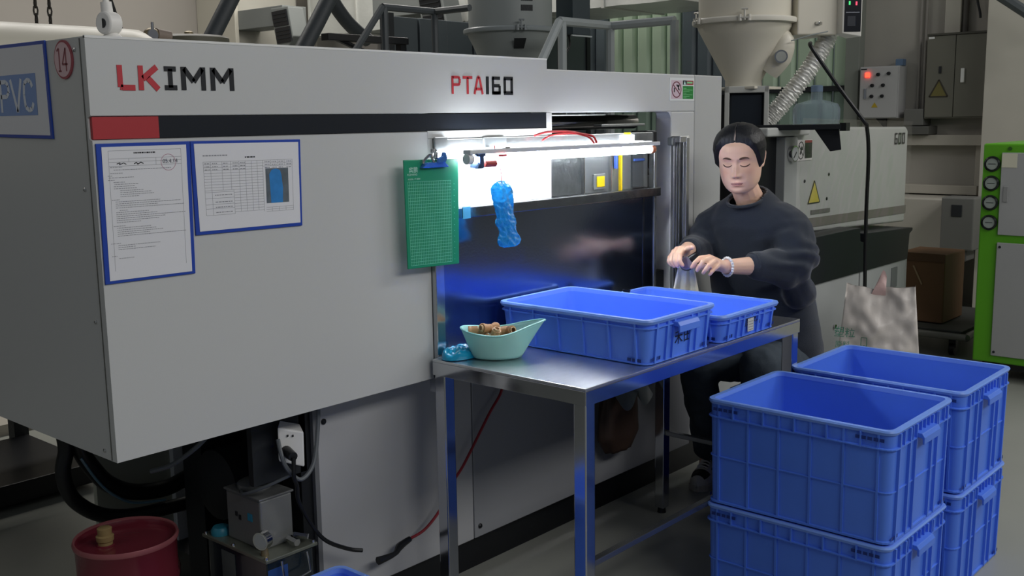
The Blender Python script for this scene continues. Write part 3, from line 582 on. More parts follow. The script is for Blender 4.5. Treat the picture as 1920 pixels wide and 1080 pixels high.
# ------------------------------------------------------------ blue crates
BLUE_D = mat('blue_vent', '#16307c', .5, var=.05)
BLUE_DIRTY = mat('blue_worn', '#5280ea', .42, var=.16, scale=3.2, bump=.06, bscale=30)
def crate(name, label, W, L, H, loc, rz=0, big=True, group=None, material=None, cols=(5, 6), grip=True):
    B = material or BLUE
    t = thing(name, label, 'crate', loc, rz, group)
    th = .006 if big else .005; lip = .008 if big else .009; inset = .005 if big else .010
    w1, l1 = W/2-lip, L/2-lip; w0, l0 = w1-inset, l1-inset; r = .022
    def ring(w, l, z, rad, n=4):
        out = []
        for cx, cy, a0 in ((w-rad, l-rad, 0), (-w+rad, l-rad, 90), (-w+rad, -l+rad, 180), (w-rad, -l+rad, 270)):
            for k in range(n+1):
                a = radians(a0+90*k/n); out.append((cx+rad*cos(a), cy+rad*sin(a), z))
        return out
    rings = [ring(w0, l0, 0.0, r), ring(w1, l1, H, r), ring(w1-th, l1-th, H, r), ring(w0-th, l0-th, .008, r)]
    n = len(rings[0]); vs = sum(rings, []); fs = [tuple(range(n))[::-1]]
    for k in range(3):
        for i in range(n): fs.append((k*n+i, k*n+(i+1) % n, (k+1)*n+(i+1) % n, (k+1)*n+i))
    fs.append(tuple(range(3*n, 4*n)))
    part('body', MB().add(vs, fs), B, t, local=True, smooth=True)
    # rolled rim
    rg = [ring(W/2-.004, L/2-.004, H-.012, r+.006), ring(W/2, L/2, H-.004, r+.008), ring(W/2-.002, L/2-.002, H+.001, r+.007), ring(w1-th-.001, l1-th-.001, H+.001, r), ring(w1-th-.001, l1-th-.001, H-.012, r)]
    vs = sum(rg, []); fs = []
    for k in range(5):
        for i in range(n): fs.append((k*n+i, k*n+(i+1) % n, ((k+1) % 5)*n+(i+1) % n, ((k+1) % 5)*n+i))
    part('rim', MB().add(vs, fs), mat('blue_rim', '#7ba4fa', .33, var=.05), t, local=True, smooth=True)
    def wall_at(z): return w0+(w1-w0)*z/H, l0+(l1-l0)*z/H
    pr = .008 if big else .0065
    band = H-(.052 if big else .026)
    def hring(z, hgt, out):
        w, l = wall_at(z)
        a = ring(w-.001, l-.001, z, r); b = ring(w+out, l+out, z+hgt*.25, r+out); c = ring(w+out, l+out, z+hgt*.8, r+out); d = ring(w-.001, l-.001, z+hgt, r)
        vs = a+b+c+d; fs = []
        for k in range(3):
            for i in range(n): fs.append((k*n+i, k*n+(i+1) % n, (k+1)*n+(i+1) % n, (k+1)*n+i))
        return MB().add(vs, fs)
    part('reinforcing_band', hring(band, .006, pr), B, t, local=True)
    if big:
        part('reinforcing_band', hring(H*.45, .005, .004), B, t, local=True)
        mb = hring(.0, .010, .006); part('base_ledge', mb, B, t, local=True)
    else:
        part('base_ledge', hring(.0, .006, .004), B, t, local=True)
    def rib(side, s, u, z0, z1, wd, out):
        wa, la = wall_at(z0); wb, lb = wall_at(z1)
        if side == 'x':
            return MB().hexa([(s*(wa-.002), u-wd/2, z0), (s*(wa+out), u-wd/2, z0), (s*(wa+out), u+wd/2, z0), (s*(wa-.002), u+wd/2, z0)],
                             [(s*(wb-.002), u-wd/2, z1), (s*(wb+out), u-wd/2, z1), (s*(wb+out), u+wd/2, z1), (s*(wb-.002), u+wd/2, z1)])
        return MB().hexa([(u-wd/2, s*(la-.002), z0), (u-wd/2, s*(la+out), z0), (u+wd/2, s*(la+out), z0), (u+wd/2, s*(la-.002), z0)],
                         [(u-wd/2, s*(lb-.002), z1), (u-wd/2, s*(lb+out), z1), (u+wd/2, s*(lb+out), z1), (u+wd/2, s*(lb-.002), z1)])
    for s in (-1, 1):
        nx, ny = cols
        for k in range(nx+1):   # long sides
            u = (k/nx-.5)*2*(l0-.03)
            part('rib', rib('x', s, u, .004, H-.012, .006 if big else .005, pr*.55 if big else pr), B, t, local=True)
            if big and k < nx:
                part('rib', rib('x', s, u+(l0-.03)/nx, band, H-.010, .004, pr), B, t, local=True)
        ends = [-.88, -.52, -.30, .30, .52, .88] if True else []
        for e in ends:
            u = e*(w0-.012)
            part('rib', rib('y', s, u, .004, H-.012, .008, pr), B, t, local=True)
        if big:
            for e in (-.70, -.42, -.14, .0, .14, .42, .70): part('rib', rib('y', s, e*w0, band, H-.010, .004, pr), B, t, local=True)
        # grip
        wd = .115 if big else .10; zc = H-.052 if big else H-.034
        la = wall_at(zc)[1]
        g = MB()
        pf = [(la-.002, zc+.018), (la+.020, zc+.016), (la+.027, zc+.006), (la+.027, zc-.012), (la+.022, zc-.013), (la+.021, zc+.003), (la-.002, zc+.006)]
        pts = [(p[0]*s, p[1]) for p in pf]; g.prism(pts, 'x', -wd/2, wd/2)
        if grip: part('handle', g, B, t, local=True, bevel=.0015)
        # dark vent slots in the corners
        for s2 in (-1, 1):
            m1 = MB()
            for q in range(3):
                u = s2*(w0-.018-.014*q); m1.add([(u-.005, s*(wall_at(.012)[1]+.0062), .011), (u+.005, s*(wall_at(.012)[1]+.0062), .011), (u+.005, s*(wall_at(.02)[1]+.0062), .021), (u-.005, s*(wall_at(.02)[1]+.0062), .021)], [(0, 1, 2, 3)])
            part('corner_slots', m1, BLUE_D, t, local=True, kind='stuff')
            m1 = MB()
            for q in range(5 if big else 3):
                u = s2*(l0-.020-.016*q); zz = H-.030 if big else .008
                m1.add([(s*(wall_at(zz)[0]+.0062), u-.006, zz), (s*(wall_at(zz)[0]+.0062), u+.006, zz), (s*(wall_at(zz)[0]+.0062), u+.006, zz+.009), (s*(wall_at(zz)[0]+.0062), u-.006, zz+.009)], [(0, 1, 2, 3)])
            part('corner_slots', m1, BLUE_D, t, local=True, kind='stuff')
    return t
c1 = crate('plastic_crate', 'large shallow blue crate on the steel table nearest the teal bowl', .345, .53, .122, (2.378, 1.750, .761), 0, False, 'flat crates on the work table', cols=(5, 6))
c2 = crate('plastic_crate', 'lower blue crate on the steel table in front of the woman with a paper label', .350, .492, .080, (2.737, 1.722, .761), 0, False, 'flat crates on the work table', cols=(4, 5), grip=False)
G = 'big blue crates stacked in the aisle'
fb = crate('plastic_crate', 'lower big blue crate of the front stack, under another crate', .430, .545, .304, (2.735, 1.235, 0), 0, True, G, BLUE_DIRTY)
ft = crate('plastic_crate', 'big empty blue crate on top of the front stack', .430, .545, .304, (2.735, 1.235, .308), 0, True, G, BLUE_DIRTY)
bb = crate('plastic_crate', 'lower big blue crate of the back stack, nearest the green cabinet', .430, .545, .304, (3.225, 1.225, 0), 0, True, G, BLUE_DIRTY)
bt = crate('plastic_crate', 'big empty blue crate on top of the back stack', .430, .545, .304, (3.225, 1.225, .308), 0, True, G, BLUE_DIRTY)
fc = crate('plastic_crate', 'blue crate on the floor at the bottom edge between pump and table leg', .40, .50, .30, (1.385, 1.745, 0), 0, True)
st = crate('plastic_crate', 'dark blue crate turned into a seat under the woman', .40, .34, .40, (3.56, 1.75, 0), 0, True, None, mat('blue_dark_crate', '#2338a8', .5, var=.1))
# handwriting on the table crates
hw = []
Y1 = 1.750-.265+.0135
part('handwriting', text_mb('禾', .042, lambda u, v, d: (2.345+u-2.378, Y1-1.750-.0006, .801-.761+v), 0), INK, c1, local=True)
part('handwriting', text_mb('田', .040, lambda u, v, d: (2.390+u-2.378, Y1-1.750-.0006, .802-.761+v), 0), INK, c1, local=True)
Y2 = 1.722-.246+.0105
for k, ch in enumerate('周中化'):
    part('handwriting', text_mb(ch, .036, lambda u, v, d, k=k: (2.700+k*.029+u-2.737, Y2-1.722-.0010, .793-.761+v), 0), INK, c2, local=True)
pl_ = part('paper_label', MB().box(2.718-2.737, 2.752-2.737, Y2-.0022-1.722, Y2-1.722, .014, .052), mat('label_paper', '#c9cbc6', .6), c2, local=True)
mb = MB()
for q in range(4): slot(2.722-2.737, 2.748-2.737, .018+q*.008, .0195+q*.008, lambda u, v, d: (u, Y2-.0026-1.722, v), mb)
part('print', mb, mat('grey_print', '#77797c', .6), pl_, local=True, kind='stuff')

# small black caps in the low crate
CAPM = mat('black_cap', '#14171c', .35)
for lab, x, y, z, hgt in (('small black stopper in the low crate at its far left corner', 2.64, 1.935, .772, .066), ('tall black stopper standing in the low crate behind the first crate', 2.715, 1.915, .772, .088), ('small black stopper beside the tall one in the low crate', 2.735, 1.885, .772, .060)):
    single('plastic_stopper', MB().lathe([(.0, 0), (.011, 0), (.011, hgt-.006), (.0125, hgt-.006), (.0125, hgt), (.009, hgt), (.009, hgt-.004), (0, hgt-.004)], (x, y, z), 20, caps=False), CAPM, lab, 'stopper', (x, y, z), 'black stoppers in the low crate', smooth=True)

# ------------------------------------------------------------ teal bowl with brown caps
TEAL = mat('teal_plastic', '#b9efec', .35, var=.04, scale=8, trans=.35, ior=1.15)
bx, by = 2.067, 1.884
ax = Vector((.66, -.75, 0)); bxv = Vector((.75, .66, 0))
def bowl(u, v, off=0):
    a = 2*pi*u; k = v
    ra = (.066+.034*k**.8)-off; rb = (.046+.024*k**.8)-off
    c, s_ = cos(a), sin(a)
    spout = max(0, c)**5*.030*k**1.5
    lx = (ra+spout)*c; ly = rb*s_*(1-.25*max(0, c)**3*k)
    wv = .0022*sin(5*a+1)*(1-abs(2*k-1))*1.6
    z = .764+.075*k+.018*k*max(0, c)**1.5+(.006*k*cos(2*a))+(off*.6 if k < .05 else 0)
    p = Vector((bx, by, z))+ax*(lx*(1+wv*4))+bxv*(ly*(1+wv*4)); return p
mb = MB().grid(lambda u, v: bowl(u, v), 56, 12, wrap=True)
nb = len(mb.v)
mb.grid(lambda u, v: bowl(u, 1-v, .0022), 56, 12, wrap=True)
for i in range(56): mb.f.append((11*56+i, 11*56+(i+1) % 56, nb+(i+1) % 56, nb+i))
mb.f.append(tuple(range(56))[::-1]); mb.f.append(tuple(nb+11*56+i for i in range(56)))
bw = thing('plastic_bowl', 'translucent teal plastic bowl with pouring lip holding brown caps', 'bowl', (bx, by, .761))
part('bowl_body', mb, TEAL, bw, smooth='all')
rp = [bowl(i/56, 1) for i in range(57)]
part('rim', MB().tube(rp, .0024, 8, caps=False), mat('teal_rim', '#a6ebe8', .25, var=0), bw, smooth=True)
BROWN = mat('brown_cap', '#b58a62', .45, var=.12, scale=20)
def cap(label, p, d, r=.0125, L=.026, first=[None]):
    t = thing('brown_cap', label, 'cap', p, 0, 'brown caps in the teal bowl')
    q = Vector((0, 0, 1)).rotation_difference(Vector(d)); t.rotation_mode = 'QUATERNION'; t.rotation_quaternion = q
    if first[0] is None:
        first[0] = [part('shell', MB().lathe([(.007, L/2-.014), (.009, L/2-.014), (.0095, L/2), (r, L/2), (r, -.002), (r-.0012, -.004), (r-.0012, -.006), (r, -.008), (r, -L/2), (0, -L/2)], n=20, caps=False), BROWN, t, local=True, smooth=True),
                    part('neck', MB().lathe([(.0085, L/2), (.0085, L/2+.006), (.0065, L/2+.006), (.0065, L/2)], n=16, caps=False), mat('pale_brown', '#cda883', .45), t, local=True, smooth=True)]
    else:
        for o in first[0]:
            c = o.copy(); link(c); c.parent = t
def BP(a, b, z): v = Vector((bx, by, z))+ax*a+bxv*b; return tuple(v)
def DV(a, b, c): return tuple((ax*a+bxv*b+Vector((0, 0, c))).normalized())
caps = [('brown cap at the left end of the bowl lying on its side', (-.066, .0, .836), (1, .1, 0)),
        ('brown cap with its dark open mouth facing left, highest in the bowl', (-.030, -.004, .842), (-.8, -.55, .15)),
        ('brown cap right behind the highest one in the bowl', (-.012, .018, .838), (.6, .6, .3)),
        ('small brown cap in the middle of the bowl, tipped forward', (-.006, -.020, .829), (.3, -.3, .9)),
        ('brown cap right of the bowl middle with its flat end to the front', (.034, -.004, .836), (.5, -.8, .2)),
        ('brown cap lying left of the flat-ended one in the bowl', (.014, .004, .833), (.95, .2, .1)),
        ('brown cap at the back wall of the bowl', (-.042, .030, .832), (.2, .9, .4))]
for lab, p, d in caps: cap(lab, BP(*p), DV(*d))
pk = random.Random(5)
mb = MB()
for k in range(34):
    a = pk.uniform(0, 2*pi); q = sqrt(pk.random()); z = .775+pk.random()*.044; kk = (z-.764)/.075
    p = Vector((bx, by, z))+ax*((.050+.026*kk)*q*cos(a))+bxv*((.030+.020*kk)*q*sin(a))
    d = Vector((pk.uniform(-1, 1), pk.uniform(-1, 1), pk.uniform(-1, 1))).normalized()
    mb.cone(p-d*.012, p+d*.012, .0115, .0115, 12)
o = single('brown_caps', mb, BROWN, 'lower layers of brown caps showing dimly through the teal bowl', 'caps', (bx, by, .765), smooth=True); o['kind'] = 'stuff'

# crumpled blue sheet on the table behind the bowl, and the hanging blue sample
GEL = mat('blue_gel_film', '#18a8d8', .15, var=.25, scale=30, coat=.5, trans=.15)
def crump(u, v):
    a = 2*pi*u; r = (.057*sin(pi*v*.5+.0001) if v > 0 else 0)
    x = r*cos(a)*1.25; y_ = r*sin(a)*.8
    n = noise.noise(Vector((x*40, y_*40, 1)))*.016+noise.noise(Vector((x*110, y_*110, 4)))*.007
    z = .763+max(0, (.024+n)*(1-v**4))
    p = Vector((2.012, 1.966, 0))+Vector((1, 0, 0))*x*.95+Vector((0, 1, 0))*y_*.9
    return (p.x, p.y, z)
single('crumpled_film', MB().grid(crump, 72, 26, wrap=True), GEL, 'crumpled clear blue plastic film lying behind the teal bowl', 'film', (2.012, 1.966, .761), smooth='all')
hb = thing('hanging_blue_sample', 'crinkled bright blue plastic shape hanging on a red string from the lamp', 'sample', (2.17, 1.93, 1.05))
def gel(u, v):
    a = 2*pi*u
    cz = 1.236-.186*v; cx = 2.142+.034*v**1.2
    w_ = .041*min(1, sqrt(max(0, 1-(1-min(1, v/.16))**2)))*(1+.10*sin(v*9)-.06*v)
    if .55 < v < .97: w_ += .006*sin((v-.55)*22)
    if v > .985: w_ *= .75
    d = .007*min(1, v/.12+.1)
    x = w_*cos(a); y_ = d*sin(a)
    n = noise.noise(Vector((x*70, cz*70, sin(a))))*.0030+noise.noise(Vector((x*170, cz*150, sin(a)*2)))*.0020
    return (cx+x, 1.93+y_+n*1.0, cz)
mb = MB().grid(gel, 60, 90, wrap=True); mb.f.append(tuple(range(60))[::-1]); mb.f.append(tuple(range(60*89, 60*90)))
part('sample_body', mb, mat('bright_blue_gel', '#28a6ff', .22, var=.35, scale=38, coat=.4, bump=.9, bscale=90, trans=.45, ior=1.15), hb, smooth='all')
part('string', MB().tube([(2.146, 1.93, 1.225), (2.147, 1.932, 1.25), (2.145, 1.936, 1.283), (2.142, 1.95, 1.313), (2.144, 1.952, 1.330)], .0012, 6), mat('red_wire', ''), hb, smooth=True)
part('knot', MB().box(2.136, 2.170, 1.930, 1.934, 1.300, 1.307), mat('clamp_red2', '#c44a52', .4), hb, bevel=.001)

# ------------------------------------------------------------ signs on the machine
SBL = mat('blue_folder', '#1f43a6', .4, var=.04); PAPER = mat('paper_white', '#dcdde2', .5, var=.02); GP = mat('grey_print', '#77797c', .6)
LINE = mat('line_print', '#8b8d94', .6)
def folder(label, quad_o, quad_i, Mx, d=.004):
    """quad: four (u,v) corners; outer and paper"""
    t = thing('document_holder', label, 'document holder', (0, 0, 0))
    c = Mx(sum(p[0] for p in quad_o)/4, min(p[1] for p in quad_o), 0); t.location = c
    mb = MB().add([Mx(*p, 0.0002) for p in quad_o]+[Mx(*p, d) for p in quad_o], [(0,1,2,3),(4,5,6,7),(0,1,5,4),(1,2,6,5),(2,3,7,6),(3,0,4,7)])
    part('frame', mb, SBL, t, bevel=.001)
    mb = MB().add([Mx(*p, d+.0001) for p in quad_i]+[Mx(*p, d+.0006) for p in quad_i], [(0,1,2,3),(4,5,6,7),(0,1,5,4),(1,2,6,5),(2,3,7,6),(3,0,4,7)])
    pg = part('paper', mb, PAPER, t)
    return t, pg
def blend(q):   # (s,t) in unit square to quad (order: bottom-left, bottom-right, top-right, top-left)
    def f(s, t):
        a = [q[0][i]*(1-s)+q[1][i]*s for i in (0, 1)]; b = [q[3][i]*(1-s)+q[2][i]*s for i in (0, 1)]
        return a[0]*(1-t)+b[0]*t, a[1]*(1-t)+b[1]*t
    return f
FX = XZ(0, FY, 0)
q_i = [(1.0485, 1.0855), (1.238, 1.084), (1.2425, 1.3575), (1.0515, 1.3575)]
t, pg = folder('blue document holder with a typed instruction sheet, left one under the red stripe', [(1.0385, 1.079), (1.2465, 1.078), (1.2525, 1.3645), (1.0405, 1.3645)], q_i, FX)
f = blend(q_i); pr_ = random.Random(3); dk = MB(); ln = MB()
def wordline(mb, s0, s1, tt, hgt, d=.0008):
    s = s0
    while s < s1:
        w_ = pr_.uniform(.008, .03); e = min(s+w_, s1); a = f(s, tt); b = f(e, tt); c = f(e, tt+hgt); g_ = f(s, tt+hgt)
        mb.add([FX(*a, .004+d), FX(*b, .004+d), FX(*c, .004+d), FX(*g_, .004+d)], [(0, 1, 2, 3)]); s = e+.006
tt = .90
wordline(dk, .36, .62, .945, .010)
rows = [(.08, .22, .845), (.12, .80, .825), (.08, .22, .80), (.05, .10, .782), (.06, .35, .768), (.05, .13, .75), (.11, .24, .733), (.12, .40, .718), (.11, .35, .702), (.11, .38, .686), (.18, .45, .670), (.18, .55, .655), (.18, .58, .640), (.18, .40, .625),
        (.08, .17, .602), (.12, .65, .587), (.12, .90, .572), (.12, .62, .557), (.12, .94, .542), (.16, .26, .522), (.12, .50, .507), (.12, .60, .492), (.12, .95, .477), (.12, .70, .462), (.12, .62, .447), (.12, .40, .432),
        (.08, .22, .405), (.12, .52, .390), (.12, .58, .375), (.12, .66, .36), (.12, .50, .345), (.12, .95, .33), (.04, .15, .275), (.12, .62, .258), (.12, .32, .243), (.12, .56, .228), (.04, .10, .18), (.12, .30, .16)]
for a, b, c in rows: wordline(ln, a, b, c, .0045)
part('typed_lines', ln, LINE, pg, kind='stuff'); part('heading', dk, INK, pg, kind='stuff')
bd = MB()
def seg(a, b, wd=.0007, mb=None):
    p0, p1 = f(*a), f(*b); (mb if mb is not None else bd).stroke([p0, p1], wd, FX, .0045, .0047)
for a, b in (((.07, .07), (.07, .97)), ((.93, .07), (.93, .97)), ((.07, .97), (.93, .97)), ((.07, .91), (.93, .91)), ((.07, .885), (.93, .885)), ((.07, .855), (.93, .855)), ((.30, .885), (.30, .91)), ((.62, .855), (.62, .91))): seg(a, b)
part('table_rules', bd, LINE, pg, kind='stuff')
sg_ = MB(); sg_.stroke([f(.16, .872), f(.20, .880), f(.19, .865), f(.24, .878), f(.27, .866)], .0016, FX, .0045, .0048).stroke([f(.36, .868), f(.39, .879), f(.40, .864), f(.44, .878), f(.47, .868)], .0020, FX, .0045, .0048)
part('signature', sg_, INK, pg)
stp = MB(); pts = [(f(.77, .87)[0]+.017*cos(a*pi/12), f(.77, .87)[1]+.017*sin(a*pi/12)) for a in range(25)]
stp.stroke(pts, .0011, FX, .0045, .0049); part('round_stamp', stp, mat('stamp_pink', '#b58a9c', .6), pg)
part('stamp_date', text_mb('05.4.14', .012, lambda u, v, d: FX(f(.70, .865)[0]+u, f(.70, .865)[1]+v, .0052), 0), mat('pencil', '#5a5c66', .6), pg)

q_i = [(1.2635, 1.168), (1.5345, 1.166), (1.5385, 1.3555), (1.2615, 1.3585)]
t, pg = folder('blue document holder with a landscape form and a small blue photo', [(1.2535, 1.1605), (1.5405, 1.1580), (1.5455, 1.3615), (1.2535, 1.3645)], q_i, FX)
f = blend(q_i); bd = MB(); ln = MB()
wordline(ln, .07, .30, .855, .014); dk = MB(); wordline(dk, .46, .56, .825, .016)
part('heading', dk, INK, pg, kind='stuff')
ys = [.79-.033*k for k in range(19)]
for k, yy in enumerate(ys): seg((.07 if k < 11 else .34, yy), (.63, yy))
for yy in (.44, .37, .30, .25, .175): seg((.07, yy), (.34, yy))
for xx in (.07, .135, .63): seg((xx, .175), (xx, .79))
for xx in (.24, .32): seg((xx, .46), (xx, .79))
for xx in (.40, .46, .52, .575): seg((xx, .20), (xx, .79))
for xx in (.34,): seg((xx, .175), (xx, .46))
for yy in (.79, .755, .72): seg((.63, yy), (.93, yy))
for xx in (.71, .78, .85, .93): seg((xx, .17), (xx, .22)); seg((xx, .72), (xx, .79))
for yy in (.22, .195, .17): seg((.65, yy), (.93, yy))
seg((.93, .22), (.93, .72))
part('table_rules', bd, LINE, pg, kind='stuff')
for k in range(3):
    for s in (.08, .15, .25, .34, .41, .65, .72, .79, .87): wordline(ln, s, s+.05, .765-.035*k, .010)
for yy in (.40, .32, .26, .20): wordline(ln, .16, .32, yy, .010)
part('typed_lines', ln, LINE, pg, kind='stuff')
a_, b_q, c_q, d_q = f(.655, .27), f(.885, .27), f(.885, .69), f(.655, .69)
ph = part('photo_print', MB().add([FX(*p, .0050) for p in (a_, b_q, c_q, d_q)], [(0, 1, 2, 3)]), mat('photo_dark', '#5d666e', .4, var=.6, scale=40), pg)
poly = [(.70, .27), (.82, .27), (.825, .45), (.815, .60), (.80, .665), (.76, .685), (.715, .67), (.69, .62), (.695, .45)]
part('photo_subject', MB().add([FX(*f(*p), .0052) for p in poly], [tuple(range(len(poly)))]), mat('photo_blue', '#2f7fc4', .4, var=.25, scale=60), ph)

# PVC sign and the round number on the end face
FS = YZ(1.036, 0, 0)      # u runs towards -Y
def yq(pts): return [(-y_, z_) for y_, z_ in pts]
q_i = yq([(2.470, 1.385), (2.200, 1.3815), (2.2015, 1.569), (2.470, 1.571)])
t, pg = folder('blue framed paper sign reading PVC on the shaded end face', yq([(2.480, 1.3785), (2.1905, 1.374), (2.1935, 1.5765), (2.480, 1.5785)]), q_i, FS)
pb = part('blue_field', MB().add([FS(-2.452, 1.4245, .0050), FS(-2.247, 1.4245, .0050), FS(-2.245, 1.512, .0050), FS(-2.452, 1.512, .0050)], [(0, 1, 2, 3)]), mat('pale_blue_print', '#7c98cc', .5, var=.05), pg)
mb = MB(); zz0, zz1 = 1.432, 1.502
def sv(pl_): mb.stroke([(-y_, z_) for y_, z_ in pl_], .0095, FS, .0052, .0056)
sv([(2.418, zz0), (2.418, zz1)]); sv([(2.418, zz1-.004), (2.390, zz1-.004), (2.378, zz1-.012), (2.378, zz1-.028), (2.390, zz1-.036), (2.418, zz1-.036)])
part('letter', mb, mat('letter_white', '#d4dae4', .5), pb); mb = MB()
sv([(2.366, zz1), (2.340, zz0)]); sv([(2.340, zz0), (2.314, zz1)]); part('letter', mb, mat('letter_white', ''), pb); mb = MB()
sv([(2.262, zz1-.018), (2.270, zz1-.006), (2.284, zz1-.003), (2.300, zz1-.010), (2.304, zz1-.034), (2.300, zz0+.010), (2.284, zz0+.003), (2.270, zz0+.006), (2.262, zz0+.018)])
part('letter', mb, mat('letter_white', ''), pb)
nd = thing('round_number_plate', 'round pink plate with number 14 and red edge on the end face', 'number plate', (1.036, 2.119, 1.495))
part('disc', MB().cone((1.0358, 2.119, 1.5335), (1.033, 2.119, 1.5335), .039, .039, 40), mat('plate_red', '#9c4a54', .5), nd, smooth=True)
part('face', MB().cone((1.0330, 2.1205, 1.5335), (1.0325, 2.1205, 1.5335), .0345, .0345, 40), mat('plate_pink', '#d9b9be', .5), nd)
mb = MB().stroke([(-2.143, 1.5515), (-2.134, 1.556), (-2.134, 1.511)], .004, FS, .0036, .004).stroke([(-2.140, 1.511), (-2.128, 1.511)], .003, FS, .0036, .004)
part('digit', mb, mat('plate_ink', '#8a4650', .5), nd)
mb = MB().stroke([(-2.106, 1.510), (-2.106, 1.556), (-2.122, 1.524), (-2.100, 1.524)], .004, FS, .0036, .004)
part('digit', mb, mat('plate_ink', ''), nd)

# green clipboard with grid, spring clip
cb = thing('green_clipboard', 'green cutting mat clipboard with white grid hanging from a metal clip', 'clipboard', (1.94, 1.985, 1.02))
cq = [(1.842, 1.020), (2.032, 1.014), (2.038, 1.298), (1.838, 1.302)]
CX = XZ(0, 1.992, 0); f = blend(cq)
mb = MB().add([CX(*p, 0) for p in cq]+[CX(*p, .004) for p in cq], [(0,1,2,3),(4,5,6,7),(0,1,5,4),(1,2,6,5),(2,3,7,6),(3,0,4,7)])
bo = part('board', mb, mat('green_mat', '#168a66', .4, var=.04), cb, bevel=.002)
gl = MB()
for k in range(25): gl.stroke([f(.06+.79*k/24, .03), f(.055+.79*k/24, .80)], .0009, CX, .0041, .0044)
for k in range(27): gl.stroke([f(.06, .03+.77*k/26), f(.85, .03+.77*k/26)], .0009, CX, .0041, .0044)
for k in range(14): gl.stroke([f(.90, .05+.77*k/14), f(.915, .05+.77*k/14)], .0014, CX, .0041, .0044)
part('grid_lines', gl, mat('mint_line', '#7fd2b4', .5), bo, kind='stuff')
part('printed_name', text_mb('宾鹏', .016, lambda u, v, d: CX(f(.08, .885)[0]+u, f(.08, .885)[1]+v, .0045), 0), mat('mint_text', '#bfe6d8', .5), bo)
part('printed_name', text_mb('FUZHANG', .0075, lambda u, v, d: CX(f(.05, .855)[0]+u, f(.05, .855)[1]+v, .0045), 0), mat('mint_text', ''), bo)
part('printed_line', text_mb('MODEL: FT-8004', .006, lambda u, v, d: CX(f(.06, .815)[0]+u, f(.06, .815)[1]+v, .0045), 0), mat('mint_text', ''), bo)
ck = part('clip', MB().hexa([CX(1.892, 1.279, .003), CX(1.992, 1.278, .003), CX(1.992, 1.278, .016), CX(1.892, 1.279, .016)], [CX(1.905, 1.293, .003), CX(1.978, 1.292, .003), CX(1.972, 1.292, .020), CX(1.910, 1.293, .020)]), mat('blue_clip', '#4f86d8', .25, .5), cb, bevel=.002)
part('clip_lever', MB().prism([(1.942, 1.290), (1.970, 1.292), (1.977, 1.303), (1.972, 1.316), (1.964, 1.318), (1.960, 1.308), (1.946, 1.303)], 'y', 1.968, 1.976), mat('blue_clip', ''), ck, bevel=.001)
part('clip_lever', MB().tube([CX(1.899, 1.291, .012), CX(1.902, 1.300, .014), CX(1.920, 1.312, .016), CX(1.930, 1.300, .016), CX(1.934, 1.291, .016)], .0035, 8, 5), CHROME, ck, smooth=True)
part('hook', MB().tube([CX(1.928, 1.300, .016), CX(1.934, 1.318, .014), CX(1.944, 1.328, .008), CX(1.950, 1.318, .010), CX(1.944, 1.303, .016)], .003, 8, 5).ball(CX(1.938, 1.322, .006), .006), CHROME, ck, smooth=True)
# warning sticker by the door
ws = thing('warning_sticker', 'white framed sticker with crossed circle and green field on the sliding door', 'sticker', (3.22, 2.034, 1.455))
WX = XZ(0, FY+.0036, 0)
part('backing', MB().box(3.137, 3.297, FY+.0028, FY+.0042, 1.4555, 1.5345), mat('sticker_white', '#d9dddd', .4, var=0), ws)
part('pictogram_field', slot(3.146, 3.216, 1.462, 1.526, WX), mat('sticker_pink', '#cdb9c4', .5), ws)
mb = MB(); pts = [(3.180+.029*cos(a*pi/14), 1.494+.0265*sin(a*pi/14)) for a in range(29)]; mb.stroke(pts, .0035, WX, .001, .0015).stroke([(3.158, 1.511), (3.203, 1.477)], .0035, WX, .001, .0015)
part('prohibition_ring', mb, mat('maroon', '#6b2436', .5), ws)
part('pictogram', MB().stroke([(3.180, 1.510), (3.190, 1.505), (3.197, 1.510), (3.190, 1.500), (3.198, 1.492)], .006, WX, .001, .0014).stroke([(3.166, 1.500), (3.166, 1.485)], .006, WX, .001, .0014), INK, ws)
part('green_field', slot(3.220, 3.290, 1.462, 1.507, WX), mat('sticker_green', '#1d7d33', .5, var=.25, scale=60), ws)
part('header_field', slot(3.220, 3.246, 1.511, 1.526, WX), INK, ws); part('red_header', slot(3.247, 3.290, 1.511, 1.526, WX), mat('label_red2', '#963a42', .5), ws)
mb = MB()
part('header_triangle', MB().add([WX(3.225, 1.512, .0013), WX(3.240, 1.512, .0013), WX(3.2325, 1.525, .0013)], [(0, 1, 2)]), mat('ice_white', '#bfe3df', .5), ws)
mb = MB()
for q in range(7): slot(3.224, 3.244+.02*(q % 3), 1.465+q*.0055, 1.4665+q*.0055, lambda u, v, d: WX(u, v, .0014), mb)
slot(3.248, 3.283, 1.516, 1.522, lambda u, v, d: WX(u, v, .0014), mb)
part('printed_lines', mb, mat('pale_green_print', '#86cf92', .5), ws, kind='stuff')
